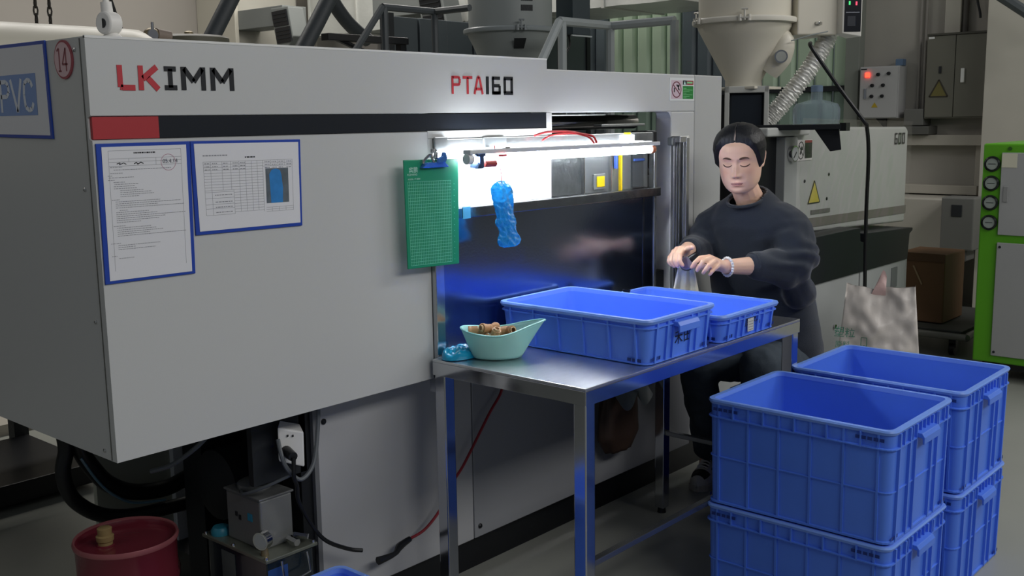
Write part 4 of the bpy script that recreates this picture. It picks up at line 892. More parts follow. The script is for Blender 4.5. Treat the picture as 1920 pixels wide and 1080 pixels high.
# ------------------------------------------------------------ hopper dryers
def clampset(t, c, r, z, angs, m_):
    for a in angs:
        p = Vector((c[0]+(r+.004)*cos(a), c[1]+(r+.004)*sin(a), z)); d = Vector((cos(a), sin(a), 0)); s_ = Vector((-sin(a), cos(a), 0))
        mb = MB()
        for k in (-1, 1):
            q = p+s_*k*.020+d*.006
            mb.cone(q-Vector((0, 0, .014)), q+Vector((0, 0, .014)), .009, .009, 10)
        q = p+d*.010; mb.cone(q-Vector((0, 0, .01)), q+Vector((0, 0, .040)), .005, .005, 8).cone(q+Vector((0, 0, .038))-s_*.014, q+Vector((0, 0, .038))+s_*.014, .005, .005, 8).cone(q-s_*.025, q+s_*.025, .005, .005, 8)
        c_ = part('clamp', mb, m_, t, smooth=True); c_['kind'] = 'stuff' if False else c_.get('kind', '')
        if not c_['kind']: del c_['kind']
def dryer(label, c, rz_, zf, zt, r, m_, cone_bot, rb, seam=True):
    t = thing('hopper_dryer', label, 'hopper', (c[0], c[1], cone_bot))
    part('barrel', MB().lathe([(r, zf+.012), (r, zt), (r-.02, zt+.02), (.05, zt+.05)], (c[0], c[1], 0), 64), m_, t, smooth=True)
    part('flange', MB().lathe([(r+.002, zf-.014), (r+.027, zf-.012), (r+.030, zf-.004), (r+.030, zf+.006), (r+.024, zf+.012), (r+.002, zf+.013)], (c[0], c[1], 0), 64, caps=False), mat('flange_'+m_.name, '#d8d4c8' if 'cream' in m_.name else '#8f9698', .35), t, smooth=True)
    part('cone', MB().lathe([(rb, cone_bot), (rb, cone_bot+.035), (r-.022, zf-.075), (r+.002, zf-.03), (r+.006, zf-.013)], (c[0], c[1], 0), 64), m_, t, smooth=True)
    clampset(t, c, r+.025, zf, rz_, mat('clamp_'+m_.name, '#cfccc2' if 'cream' in m_.name else '#868c8e', .35, .3), )
    return t
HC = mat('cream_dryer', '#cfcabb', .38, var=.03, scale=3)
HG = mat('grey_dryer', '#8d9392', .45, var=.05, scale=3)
camang = math.atan2(-hy, -hx)
d1 = dryer('big cream hopper dryer with cone standing on the injection unit behind the woman', (hx, hy), [camang, camang-.0+1.45, camang-1.05], 1.835, 2.45, .214, HC, 1.53, .085)
part('air_elbow', MB().tube([(4.57, 2.40, 1.79), (4.59, 2.36, 1.74), (4.585, 2.375, 1.67), (4.57, 2.42, 1.60)], [.03, .055, .062, .05], 20, 5), HC, d1, smooth=True)
g = part('sight_gauge', MB().cone((4.535, 2.335, 1.668), (4.515, 2.325, 1.666), .030, .030, 24), CHROME, d1, smooth=True)
part('gauge_face', MB().cone((4.5149, 2.325, 1.666), (4.512, 2.3235, 1.666), .023, .023, 24), mat('gauge_glass', '#aeb1ac', .2), g)
part('base_plate', MB().box(hx-.13, hx+.13, hy-.13, hy+.13, 1.522, 1.534), HC, d1, bevel=.002)
part('side_cable', MB().tube([(4.54, 2.29, 1.735), (4.60, 2.22, 1.76), (4.66, 2.17, 1.775)], .003, 6, 4), HG, d1)
cbx = part('control_box', MB().hexa([(4.60, 2.29, 1.765), (4.76, 2.17, 1.765), (4.92, 2.40, 1.765), (4.76, 2.52, 1.765)][::1], [(4.60, 2.29, 2.4), (4.76, 2.17, 2.4), (4.92, 2.40, 2.4), (4.76, 2.52, 2.4)]), HC, d1, bevel=.006)
part('box_latch', MB().box(4.665, 4.70, 2.215, 2.235, 1.81, 1.824), CHROME, cbx, bevel=.003)
pn = part('control_panel', MB().hexa([(4.735, 2.135, 1.768), (4.80, 2.070, 1.752), (4.86, 2.17, 1.752), (4.77, 2.19, 1.768)], [(4.735, 2.135, 2.2), (4.80, 2.070, 2.2), (4.86, 2.17, 2.2), (4.77, 2.19, 2.2)]), mat('panel_frame', '#d6d4cc', .4), d1, bevel=.004)
def PN(u, v, d):   # face from (4.735,2.135) to (4.80,2.070)
    e = Vector((.065, -.065, 0)).normalized(); nrm = Vector((-1, -1, 0)).normalized()
    p = Vector((4.735, 2.135, 0))+e*u+nrm*(.001+d); return (p.x, p.y, v)
part('black_face', slot(.008, .086, 1.775, 2.19, PN, d=.001), mat('panel_black', '#10131a', .2), pn)
part('green_led', slot(.026, .034, 1.895, 1.912, PN, d=.002), mat('led_green', '#39c46a', .4, emit=1.2), pn)
part('red_led', slot(.058, .066, 1.893, 1.910, PN, d=.002), mat('led_red', '#d8405a', .4, emit=1.2), pn)
part('panel_print', slot(.014, .078, 1.860, 1.864, PN, d=.002), mat('led_grey', '#8b8f98', .4), pn)
part('panel_key', slot(.022, .060, 1.80, 1.845, PN, d=.002), mat('key_dark', '#23272f', .3), pn)

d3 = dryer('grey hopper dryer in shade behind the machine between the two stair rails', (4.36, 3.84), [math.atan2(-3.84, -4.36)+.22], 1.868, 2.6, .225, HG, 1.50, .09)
for z0, z1, a in ((1.955, 1.985, -.42), (2.005, 2.03, -.38)):
    an = math.atan2(-3.84, -4.36)-a*-1*-1
    mb = MB()
    for k in range(6):
        a0 = math.atan2(-3.84, -4.36)+.25+.05*k; a1 = a0+.045
        mb.add([(4.36+.2262*cos(a0), 3.84+.2262*sin(a0), z0), (4.36+.2262*cos(a1), 3.84+.2262*sin(a1), z0), (4.36+.2262*cos(a1), 3.84+.2262*sin(a1), z1), (4.36+.2262*cos(a0), 3.84+.2262*sin(a0), z1)], [(0, 1, 2, 3)])
    part('rating_label', mb, DARK, d3, kind='stuff')
part('cone_label', MB().hexa([(4.225, 3.70, 1.765), (4.26, 3.66, 1.765), (4.262, 3.662, 1.765), (4.227, 3.702, 1.765)], [(4.19, 3.665, 1.815), (4.235, 3.62, 1.815), (4.237, 3.622, 1.815), (4.192, 3.667, 1.815)]), DARK, d3)
part('support_leg', MB().box(4.30, 4.42, 3.80, 3.90, 0, 1.50), DARK, d3)
e = thing('hanging_control_box', 'dark teal control box hanging right of the grey dryer', 'control box', (4.78, 3.75, 1.85))
part('box', MB().box(4.70, 4.86, 3.68, 3.80, 1.86, 2.35), mat('teal_dark_box', '#2b383f', .4), e, bevel=.004)
part('frame', MB().box(4.69, 4.87, 3.675, 3.685, 1.85, 1.858), LR, e); part('switch', MB().cone((4.77, 3.68, 2.09), (4.77, 3.665, 2.09), .018, .018, 14), LR, e, smooth=True)
part('cable', MB().tube([(4.74, 3.74, 1.86), (4.745, 3.74, 1.80), (4.70, 3.75, 1.74), (4.69, 3.76, 1.70)], .006, 8, 5), RUBBER, e, smooth=True)
part('stand', MB().box(4.76, 4.80, 3.80, 3.84, 0, 2.3), DARK, e)
# flexible aluminium hose of the cream dryer
hp = catmull([Vector(p) for p in ((4.98, 2.20, 2.20), (4.93, 2.22, 2.02), (4.87, 2.235, 1.84), (4.80, 2.28, 1.68), (4.72, 2.36, 1.52), (4.66, 2.44, 1.40), (4.64, 2.49, 1.34))], 60)
N_ = len(hp); rr = [.039+.0045*sin(i*2*pi/5) for i in range(N_)]
mb = MB().tube(hp, rr, 26)
mb.v = [tuple(Vector(v)+Vector((noise.noise(Vector(v)*70), noise.noise(Vector(v)*70+Vector((5, 0, 0))), noise.noise(Vector(v)*70+Vector((0, 9, 0)))))*.007) for v in mb.v]
single('foil_hose', mb, mat('aluminium_foil', '#e6e6e2', .4, .35, var=.12, scale=30), 'crinkled silver flexible hose running down right of the cream dryer', 'hose', (4.64, 2.49, 1.30), smooth='all')
single('black_cable', MB().tube([(4.55, 2.20, 1.72), (4.50, 2.165, 1.69), (4.60, 2.08, 1.52), (4.66, 1.985, 1.37), (4.70, 1.985, 1.335), (4.80, 2.015, 1.20), (4.93, 2.07, .90), (4.96, 2.075, .5), (4.96, 2.075, .01)], .009, 8, 8), RUBBER, 'thick black cable hanging from the dryer down in front of the injection cover', 'cable', (4.96, 2.075, 0), smooth=True)
# water jug on a stand far behind
jg = thing('water_jug', 'clear pale blue water jug standing behind the black tray', 'water bottle', (6.22, 2.955, 1.13))
JM = mat('jug_plastic', '#c2d2dc', .12, trans=.8, ior=1.08, var=.05)
part('jug_body', MB().lathe([(.130, 0), (.143, .02), (.143, .09), (.138, .10), (.143, .11), (.143, .21), (.138, .22), (.143, .24), (.143, .305), (.128, .335), (.085, .350), (.036, .362), (.034, .42)], (6.22, 2.955, 1.13), 40), JM, jg, smooth=True)
part('cap', MB().lathe([(.036, .41), (.036, .445), (.028, .45)], (6.22, 2.955, 1.13), 24), mat('jug_cap', '#5d6f86', .4), jg, smooth=True)
sd = thing('water_stand', 'dark steel stand carrying the water jug', 'stand', (6.22, 2.955, 0))
part('plate', MB().box(6.06, 6.38, 2.87-.08, 3.12, 1.10, 1.13), DARK, sd, bevel=.003); part('column', MB().box(6.16, 6.28, 2.92, 3.02, 0, 1.10), DARK, sd)

# ------------------------------------------------------------ right wall: boxes, conduits
XW = 7.85
rb = thing('lamp_control_box', 'grey wall box with a glowing red lamp and black knobs', 'control box', (XW, 3.23, 1.365))
CG = mat('box_grey_paint', '#b0b0b0', .45, var=.03)
part('box', MB().box(XW, 8.0, 3.085, 3.385, 1.365, 1.75), CG, rb, bevel=.004)
part('door', MB().box(XW-.008, XW-.001, 3.092, 3.378, 1.372, 1.742), CG, rb, bevel=.002)
def knob(y_, z_, par, r=.014, m_=BLACK, x=XW-.008, nm='knob'):
    return part(nm, MB().cone((x, y_, z_), (x-.016, y_, z_), r, r*.85, 14), m_, par, smooth=True)
for y_, z_ in ((3.240, 1.690), (3.160, 1.695), (3.283, 1.610), (3.200, 1.610), (3.285, 1.530), (3.205, 1.530)): knob(y_, z_, rb)
part('lit_button', MB().box(XW-.020, XW-.008, 3.305, 3.338, 1.672, 1.706), mat('lit_red', '#ff3020', .4, emit=5), rb, bevel=.002)
part('latch', MB().box(XW-.016, XW-.008, 3.325, 3.345, 1.51, 1.59), CHROME, rb, bevel=.002)
yt = part('warning_triangle', MB().add([(XW-.010, 3.285, 1.447), (XW-.010, 3.235, 1.447), (XW-.010, 3.26, 1.485)], [(0, 1, 2)]), mat('warn_yellow3', '#b59c2c', .5), rb)
part('name_strip', MB().box(XW-.010, XW-.008, 3.33, 3.375, 1.728, 1.735), DARK, rb)
part('cable_gland', MB().box(XW+.03, XW+.10, 3.075, 3.13, 1.75, 1.80), mat('gland_blue', '#5b7390', .4), rb, bevel=.005)
part('bracket', MB().add([(7.97, 3.30, 1.364), (7.97, 3.22, 1.364), (7.97, 3.22, 1.28), (7.99, 3.30, 1.364), (7.99, 3.22, 1.364), (7.99, 3.22, 1.28)], [(0, 1, 2), (3, 5, 4), (0, 3, 4, 1), (1, 4, 5, 2), (2, 5, 3, 0)]), DARK, rb)
cbn = thing('electric_cabinet', 'olive grey two-door electric cabinet high on the wall with warning triangle', 'cabinet', (7.9, 2.64, 1.36))
OG = mat('olive_cabinet', '#6b6a60', .5, var=.05, scale=3)
part('body', MB().box(7.84, 8.0, 2.395, 2.885, 1.36, 1.955), OG, cbn, bevel=.003)
dl = part('door', MB().box(7.83, 7.839, 2.682, 2.880, 1.37, 1.945), OG, cbn, bevel=.002); dr_ = part('door', MB().box(7.83, 7.839, 2.402, 2.676, 1.37, 1.945), OG, cbn, bevel=.002)
part('top_edge', MB().box(7.82, 7.84, 2.40, 2.88, 1.948, 1.962), mat('olive_dark', '#48473f', .5), cbn)
part('handle', MB().box(7.815, 7.83, 2.607, 2.632, 1.61, 1.71), WHITE, dr_, bevel=.003)
part('key_slot', MB().box(7.822, 7.83, 2.772, 2.788, 1.68, 1.73), DARK, dl)
mb = MB().stroke([(-2.85, 1.515), (-2.72, 1.515), (-2.785, 1.635), (-2.85, 1.515)], .010, YZ(7.829, 0, 0), 0, .002)
tt_ = part('warning_triangle', MB().add([(7.8285, 2.85, 1.515), (7.8285, 2.72, 1.515), (7.8285, 2.785, 1.635)], [(0, 1, 2)]), mat('faded_yellow', '#6f6838', .6), dl)
part('triangle_border', mb, mat('border_brown', '#3a352a', .6), tt_)
part('white_tag', MB().box(7.825, 7.83, 2.83, 2.87, 1.925, 1.94), WHITE, dl)
jb = thing('junction_box', 'small grey square junction box on the wall between the two wall cabinets', 'junction box', (7.9, 2.96, 1.25))
part('box', MB().box(7.84, 8.0, 2.89, 3.035, 1.31, 1.43), mat('junction_grey', '#6a6a66', .5), jb, bevel=.006)
part('lower_tray', MB().box(7.82, 8.0, 2.84, 3.045, 1.245, 1.305), mat('junction_dark', '#5a5a56', .5), jb, bevel=.004)
def pipe(label, p, r, m_=WALL, name='conduit'):
    return single(name, MB().tube(p, r, 10), m_, label, 'conduit', p[0], smooth=True)
CD = mat('conduit_grey', '#8e8a84', .5)
pipe('left thin conduit running up the wall from the small junction box', [(7.975, 2.985, 1.43), (7.975, 2.985, 4.2)], .010, CD)
pipe('right thin conduit running up the wall from the small junction box', [(7.975, 2.945, 1.43), (7.975, 2.945, 4.2)], .010, CD)
pipe('dark conduit running up from the olive electric cabinet', [(7.96, 2.665, 1.955), (7.96, 2.665, 4.2)], .022, mat('conduit_dark', '#4e4b47', .5))
single('cable_trunking', MB().box(7.93, 8.0, 2.69, 2.80, 1.956, 4.2), mat('trunking', '#b9b5aa', .5), 'pale cable trunking running up from the olive electric cabinet', 'trunking', (7.96, 2.74, 1.956), bevel=.004)
single('wall_cable', MB().tube([(7.95, 2.60, 2.3), (7.95, 2.585, 2.18), (7.95, 2.565, 2.10), (7.95, 2.56, 2.06)], .009, 8, 4), DARK, 'short dark cable end hanging on the wall above the cabinet', 'cable', (7.95, 2.56, 2.06), smooth=True)
ab = thing('wall_dispenser', 'dark grey metal box hanging on the wall beside the green cabinet', 'wall box', (7.9, 2.62, .45))
part('box', MB().box(7.35, 7.54, 2.34, 2.56, .47, .83), mat('dispenser_grey', '#6c6c69', .5), ab, bevel=.01)
part('spout', MB().prism([(2.38, .47), (2.52, .47), (2.50, .42), (2.42, .38), (2.38, .40)], 'x', 7.37, 7.53), mat('dispenser_grey2', '#5c5c5a', .5), ab, bevel=.004)
part('label_plate', MB().box(7.345, 7.35, 2.42, 2.49, .70, .78), DARK, ab, bevel=.002)
part('wall_bracket', MB().box(7.54, 8.0, 2.40, 2.50, .60, .70), DARK, ab)

# ------------------------------------------------------------ green cabinet with gauges
gc = thing('green_chiller', 'bright green machine cabinet with four round gauges at the right edge', 'machine', (6.2, 1.3, 0))
GR = mat('green_enamel', '#5aa51f', .35, var=.05, scale=3); GP2 = mat('chiller_panel', '#a3a4a3', .45, var=.04)
part('cabinet', MB().box(5.70, 6.6, .75, 1.785, .10, 1.24), GR, gc, bevel=.008)
up = part('upper_door', MB().box(5.688, 5.699, .80, 1.690, .775, 1.195), GP2, gc, bevel=.003)
part('lower_door', MB().box(5.688, 5.699, .80, 1.690, .14, .735), GP2, gc, bevel=.003)
part('sticker', MB().box(5.6865, 5.688, 1.615, 1.688, 1.12, 1.19), mat('cream_sticker', '#cfcdb8', .5), up)
part('door_handle', MB().box(5.682, 5.688, 1.650, 1.672, .945, 1.025), mat('chiller_handle', '#8c8d8c', .4), up, bevel=.002)
for z_ in (1.137, 1.038, .938, .836):
    g = part('gauge', MB().lathe([(.040, 0), (.040, .012), (.032, .016), (.031, .010), (0, .010)], n=30, caps=False), mat('gauge_black_rim', '#262b28', .25, .5), gc, local=True, smooth=True)
    g.location = Vector((5.70, 1.736, z_))-gc.location; g.rotation_euler = (0, radians(-90), 0)
    part('dial', MB().cone((0, 0, .0101), (0, 0, .0108), .029, .029, 26), mat('dial_grey', '#9aa39c', .25), g, local=True)
    part('needle', MB().box(-.0015, .0015, -.018, .018, .0110, .0118), INK, g, local=True)
for y_, z_ in ((1.675, .712), (1.675, .16)):
    part('door_screw', MB().cone((5.688, y_, z_), (5.684, y_, z_), .007, .006, 10), DARK, gc, smooth=True)
part('indicator', MB().cone((5.699, 1.655, 1.215), (5.695, 1.655, 1.215), .010, .010, 12), mat('indicator_green', '#2f5a1a', .4), gc)
for y_ in (.85, 1.70):
    for x_ in (5.78, 6.5): part('caster', MB().cone((x_, y_-.015, .045), (x_, y_+.015, .045), .045, .045, 18).box(x_-.02, x_+.02, y_-.02, y_+.02, .06, .105), BLACK, gc, smooth=True)
part('black_base', MB().box(5.76, 6.58, .80, 1.75, .055, .10), BLACK, gc)

# ------------------------------------------------------------ sack, cardboard box, trolley
SK = mat('woven_sack', '#d0c9c2', .35, var=.05, scale=8, bump=.4, bscale=26)
sk = thing('plastic_sack', 'crumpled white plastic sack with green printing behind the blue crates', 'sack', (4.72, 1.90, 0))
e1 = Vector((.36, -.93, 0)).normalized(); e2 = Vector((e1.y, -e1.x, 0))
def sack(u, v):
    a = 2*pi*u; z = .615*v
    hw = .205-.055*v-(.025 if v > .93 else 0)*0; dp = .115*(1-v**2.2)+.012
    x = hw*max(-1, min(1, 1.25*cos(a))); y_ = dp*sin(a)
    n = noise.noise(Vector((x*9, z*9, sin(a)*1.5)))*.035+noise.noise(Vector((x*26, z*20, sin(a))))*.016
    n2 = noise.noise(Vector((x*14+3, 0, 2)))*.014*v
    if v > .9: z += .02*cos(2*a)*(v-.9)*10*.6
    p = Vector((4.722, 1.900, 0))+e1*(x-.045*(1-v)*0)+e2*(y_+n*min(1, v*4+.2)*(.9))
    return (p.x, p.y, max(.002, z+n2))
mb = MB().grid(sack, 80, 60, wrap=True); mb.f.append(tuple(range(80))[::-1])
part('sack_body', mb, SK, sk, smooth='all')
ear = lambda u, v: tuple(Vector((4.722, 1.900, 0))+e1*(-.01+.065*(u-.5)*(1-.55*v)+.02*v)+e2*(.008*sin(v*5)-.004)+Vector((0, 0, .57+.115*v-.03*(2*u-1)**2*v)))
mb = MB().grid(ear, 14, 14); mb.grid(lambda u, v: tuple(Vector(ear(u, v))+e2*.006), 14, 14)
part('sack_ear', mb, mat('pink_sack', '#d3b3ae', .4, var=.15, bump=.4), sk, smooth='all', label='pinkish twisted top corner of the sack')
def SM(u, v, d): p = Vector((4.722, 1.900, 0))+e1*u+e2*(.135+d); return (p.x, p.y, v)
GI = mat('green_ink', '#4f8f78', .6)
def onsack(o):      # press the print onto the sack's front
    me = o.data; off = o.parent.location
    sv_ = [Vector(sack(i/160, j/90)) for j in range(91) for i in range(160)]
    from mathutils import kdtree
    kd = kdtree.KDTree(len(sv_)); 
    for i, p in enumerate(sv_): kd.insert(p, i)
    kd.balance()
    for v in me.vertices:
        w_ = v.co+off; p = kd.find(w_)[0]
        t_ = (p-w_).dot(e2); v.co = v.co+e2*(t_+.006)
sgn = -1
front = -1 if (e2.dot(Vector((-4.735, -1.865, 0))) < 0) else 1
e2 = e2*front
o = part('print', text_mb('塑粒', .048, lambda u, v, d: SM(-.197+u, .385+v, 0), 0), GI, sk); onsack(o)
o = part('print', text_mb('原料', .034, lambda u, v, d: SM(-.19+u, .335+v, 0), 0), GI, sk); onsack(o)
mb = MB().stroke([(-.075, .26), (-.075, .385), (-.050, .385), (-.050, .26), (-.075, .26)], .003, SM, 0, .0005); mb.add(*(lambda t: (t.v, t.f))(text_mb('KG 25', .026, lambda u, v, d: SM(-.054-v, .275+u*1.1, 0), 0)))
o = part('print', mb, GI, sk, kind='stuff'); onsack(o)
cbk = thing('cardboard_box', 'tall brown cardboard box standing on the trolley behind the sack', 'box', (6.5, 2.35, .16))
CB = mat('cardboard', '#6f5138', .75, var=.12, scale=4)
part('carton', MB().box(6.26, 6.6, 2.14, 2.42, .165, .575), CB, cbk, bevel=.006)
part('flap', MB().box(6.255, 6.262, 2.14, 2.42, .53, .578), mat('cardboard_flap', '#5d4430', .75), cbk)
part('tape_scratch', MB().stroke([(-2.325, .50), (-2.27, .39)], .009, YZ(6.259, 0, 0), 0, .002), mat('tape_beige', '#a08a6c', .5), cbk)
tr_ = thing('platform_trolley', 'low dark platform trolley with a grey tube edge under the cardboard box', 'trolley', (6.4, 2.2, 0))
part('deck', MB().box(6.12, 6.95, 1.98, 2.62, .12, .16), mat('trolley_dark', '#3c3d3b', .6), tr_, bevel=.004)
part('tube_edge', MB().tube([(6.10, 2.62, .13), (6.10, 2.00, .13), (6.16, 1.95, .135), (6.9, 1.95, .14)], .020, 12, 3), mat('tube_grey', '#7c7b75', .4, .4), tr_, smooth=True)
for x_ in (6.2, 6.85):
    for y_ in (2.05, 2.55): part('caster', MB().cone((x_, y_-.015, .04), (x_, y_+.015, .04), .04, .04, 16).box(x_-.02, x_+.02, y_-.02, y_+.02, .05, .125), BLACK, tr_, smooth=True)
single('floor_cable', MB().tube([(4.3, .90, .008), (4.6, .78, .008), (5.0, .72, .008), (5.4, .60, .008)], .008, 8, 6), DARK, 'thin dark cable lying on the floor at the right edge', 'cable', (4.3, .9, 0), smooth=True)

# ------------------------------------------------------------ front left: oil pail, lubrication pump, socket, cables
op = thing('oil_pail', 'dark red steel oil pail with a yellow-brown spout under the machine', 'pail', (1.245, 2.425, 0))
PR = mat('pail_red', '#6c2733', .16, var=.08, scale=5)
c0 = (1.245, 2.425, 0)
part('shell', MB().lathe([(.119, 0), (.122, .004), (.122, .10), (.1245, .105), (.1245, .115), (.122, .12), (.122, .245), (.1245, .25), (.1245, .262), (.122, .268), (.123, .35), (.127, .358), (.128, .368), (.124, .372), (.120, .366), (.119, .355), (.110, .353), (.06, .355), (.0, .356)], c0, 56, caps=False), PR, op, smooth=True)
part('rim', MB().lathe([(.1275, .360), (.1290, .366), (.126, .3735), (.1215, .371), (.1205, .362)], c0, 56, caps=False), mat('pail_rim', '#9a5a5e', .3, .2), op, smooth=True)
part('spout_base', MB().lathe([(.040, .345), (.040, .352), (.030, .354), (.030, .350), (.024, .350), (.022, .358)], (1.20, 2.445, 0), 30), PR, op, smooth=True)
part('spout', MB().lathe([(.018, .352), (.018, .365), (.021, .368), (.022, .380), (.017, .383), (.018, .400), (.015, .402)], (1.20, 2.445, 0), 24), mat('spout_brown', '#8f7a52', .5, var=.2), op, smooth=True)
LBL = []
mb = MB()
for k in range(14):
    a0 = radians(-118+k*6); a1 = a0+radians(6.05)
    mb.add([(c0[0]+.1226*cos(a0), c0[1]+.1226*sin(a0), .17), (c0[0]+.1226*cos(a1), c0[1]+.1226*sin(a1), .17), (c0[0]+.1226*cos(a1), c0[1]+.1226*sin(a1), .24), (c0[0]+.1226*cos(a0), c0[1]+.1226*sin(a0), .24)], [(0, 1, 2, 3)])
part('label_band', mb, mat('pail_label', '#c9b4b0', .5), op)
part('bail_wire', MB().tube([(c0[0]+.126*cos(a), c0[1]+.126*sin(a), .33-.10*sin((a+2.6)/1.9*pi) if False else .30-.08*abs(sin(a*.8))) for a in [radians(d) for d in range(-170, 11, 12)]], .002, 6), CHROME, op, smooth=True)
lp = thing('lubrication_pump', 'grey lubrication pump on a clear tank with plate, gauge and wire handle', 'pump', (1.53, 2.2, 0))
GY = mat('pump_grey', '#7b7d7c', .4, .2, var=.06)
A = (1.430, 2.100); 
part('plate', MB().box(1.430, 1.590, 2.090, 2.375, .322, .331), mat('pump_plate', '#7f8378', .3, .5, var=.15), lp, bevel=.002)
for x_, y_ in ((1.437, 2.098), (1.437, 2.24), (1.437, 2.366), (1.582, 2.098)): part('screw', MB().cone((x_, y_, .331), (x_, y_, .337), .005, .004, 10), CHROME, lp, smooth=True)
part('tank', MB().box(1.440, 1.582, 2.10, 2.365, .02, .322), mat('pump_tank', '#202a33', .15, var=.3, scale=8, coat=.5), lp, bevel=.006)
part('blue_sticker', MB().box(1.50-.06, 1.50-.0, 2.0985, 2.0995, .15, .30), mat('pump_blue', '#2c4f93', .4), lp)
part('scale_sticker', MB().box(1.4385, 1.4395, 2.24, 2.30, .12, .305), mat('scale_dark', '#555c5c', .4), lp)
part('motor_box', MB().box(1.462, 1.560, 2.150, 2.300, .331, .462), GY, lp, bevel=.005)
part('motor_box_lid', MB().box(1.458, 1.564, 2.146, 2.304, .462, .468), mat('pump_lid', '#6e7070', .4, .2), lp, bevel=.002)
part('motor_dome', MB().lathe([(.045, 0), (.045, .012), (.030, .020), (0, .022)], (1.515, 2.245, .468), 28, caps=False), GY, lp, smooth=True)
part('box_logo', MB().box(1.4605, 1.4615, 2.185, 2.205, .400, .420), mat('logo_cyan', '#2f8fb0', .4), lp)
part('dark_marks', MB().box(1.4605, 1.4615, 2.235, 2.245, .393, .406).box(1.4605, 1.4615, 2.25, 2.26, .400, .412), DARK, lp, kind='stuff')
g = part('gauge', MB().cone((1.458, 2.128, .372), (1.438, 2.122, .372), .023, .023, 24), CHROME, lp, smooth=True)
part('dial', MB().cone((1.4378, 2.1219, .372), (1.4368, 2.1216, .372), .019, .019, 24), mat('gauge_glass', ''), g)
part('gauge_stem', MB().cone((1.452, 2.125, .352), (1.452, 2.125, .331), .008, .010, 12), BR, lp, smooth=True)
part('outlet_fitting', MB().cone((1.53, 2.13, .350), (1.53, 2.095, .347), .010, .010, 6).cone((1.545, 2.13, .355), (1.568, 2.10, .35), .008, .008, 6), CHROME, lp)
part('filler_cap', MB().lathe([(.026, 0), (.026, .012), (.020, .020), (.008, .021)], (1.463, 2.335, .331), 20), mat('cap_cyan', '#2d7f96', .4), lp, smooth=True)
part('wire_handle', MB().tube([(1.475, 2.088, .318), (1.475, 2.078, .270), (1.482, 2.076, .262), (1.545, 2.076, .268), (1.553, 2.078, .276), (1.553, 2.088, .318)], .003, 8, 3), CHROME, lp, smooth=True)
sc_ = thing('wall_socket', 'white double socket box with a black plug below the machine cover', 'socket', (1.535, 2.12, .55))
part('box', MB().hexa([(1.507, 2.125, .560), (1.568, 2.10, .535), (1.60, 2.155, .545), (1.54, 2.158, .575)], [(1.509, 2.125, .648), (1.570, 2.10, .628), (1.60, 2.155, .632), (1.54, 2.158, .655)]), WHITE, sc_, bevel=.004)
part('plug', MB().cone((1.528, 2.125, .585), (1.518, 2.078, .580), .015, .012, 14), BLACK, sc_, smooth=True)
part('socket_holes', MB().box(1.528, 1.532, 2.112, 2.114, .622, .627).box(1.540, 1.544, 2.107, 2.109, .620, .625), BLACK, sc_, kind='stuff')
CBL = mat('grey_cable', '#5f6468', .5)
single('grey_cable', MB().tube([(1.62, 2.10, .70), (1.615, 2.10, .63), (1.585, 2.085, .545), (1.54, 2.08, .515), (1.51, 2.09, .545), (1.50, 2.10, .58), (1.505, 2.12, .62)], .0055, 8, 6), CBL, 'grey cable looping in front of the white socket', 'cable', (1.54, 2.08, .51), smooth=True)
single('pump_cable', MB().tube([(1.518, 2.076, .578), (1.515, 2.075, .53), (1.53, 2.085, .50), (1.545, 2.10, .45), (1.575, 2.09, .38), (1.61, 2.08, .33), (1.68, 2.08, .285), (1.72, 2.07, .27)], .0055, 8, 6), RUBBER, 'black plug cable running down past the pump to the right', 'cable', (1.72, 2.07, .27), smooth=True)
single('grey_cable', MB().tube([(1.515, 2.09, .53), (1.47, 2.14, .50), (1.45, 2.20, .475), (1.47, 2.24, .470)], .004, 8, 6), CBL, 'thin grey cable slanting down to the back of the pump box', 'cable', (1.45, 2.2, .47), smooth=True)
single('grey_cable', MB().tube([(1.36, 2.16, .70), (1.345, 2.20, .64), (1.31, 2.28, .575), (1.28, 2.34, .55)], .006, 8, 6), CBL, 'thin grey cable hanging from the machine above the black hoses', 'cable', (1.28, 2.34, .55), smooth=True)
single('red_cable', MB().tube([(2.36, 2.12, .70), (2.355, 2.125, .64), (2.345, 2.125, .57), (2.28, 2.12, .51), (2.17, 2.12, .385), (2.12, 2.12, .34), (2.06, 2.115, .275), (1.99, 2.11, .235), (1.93, 2.11, .225)], .0042, 8, 8), mat('dark_red_wire', '#8e2430', .5), 'dark red cable hanging across the grey lower machine panels', 'cable', (1.93, 2.11, .225), smooth=True)
single('cable_joint', MB().tube([(1.93, 2.11, .225), (1.89, 2.11, .215), (1.86, 2.10, .205), (1.80, 2.10, .205)], [.008, .011, .007, .012], 8, 4), BLACK, 'black taped cable joint at the lower end of the red cable', 'cable joint', (1.80, 2.10, .20), smooth=True)

# dark machinery and light patches far behind, under the left end
mu = thing('neighbour_machine_frame', 'dark steel machine frame on feet seen under the left end', 'machine frame', (1.2, 4.3, 0))
part('beam', MB().box(.4, 2.6, 5.20, 5.30, .0, .10), DARK, mu); part('beam', MB().box(-.2, 2.2, 4.2, 4.3, .55, .70), DARK, mu)
for x_ in (1.83,): part('column', MB().box(x_, x_+.06, 4.46, 4.52, 0, .9), DARK, mu)
part('pale_cover', MB().box(.4, 2.6, 5.32, 5.36, .02, .8), mat('pale_cover', '#b8b2a6', .6), mu)
part('skid', MB().box(.3, 1.88, 3.85, 4.45, .02, .10), BLACK, mu, bevel=.005)
part('floor_slab', MB().box(1.70, 2.2, 4.85, 5.18, 0, .05), mat('pale_cover', ''), mu)
part('blue_tube', MB().tube([(1.30, 3.30, .60), (1.40, 3.25, .545), (1.50, 3.2, .50)], .016, 8), mat('violet_blue_tube', '#4a55c8', .3), mu)
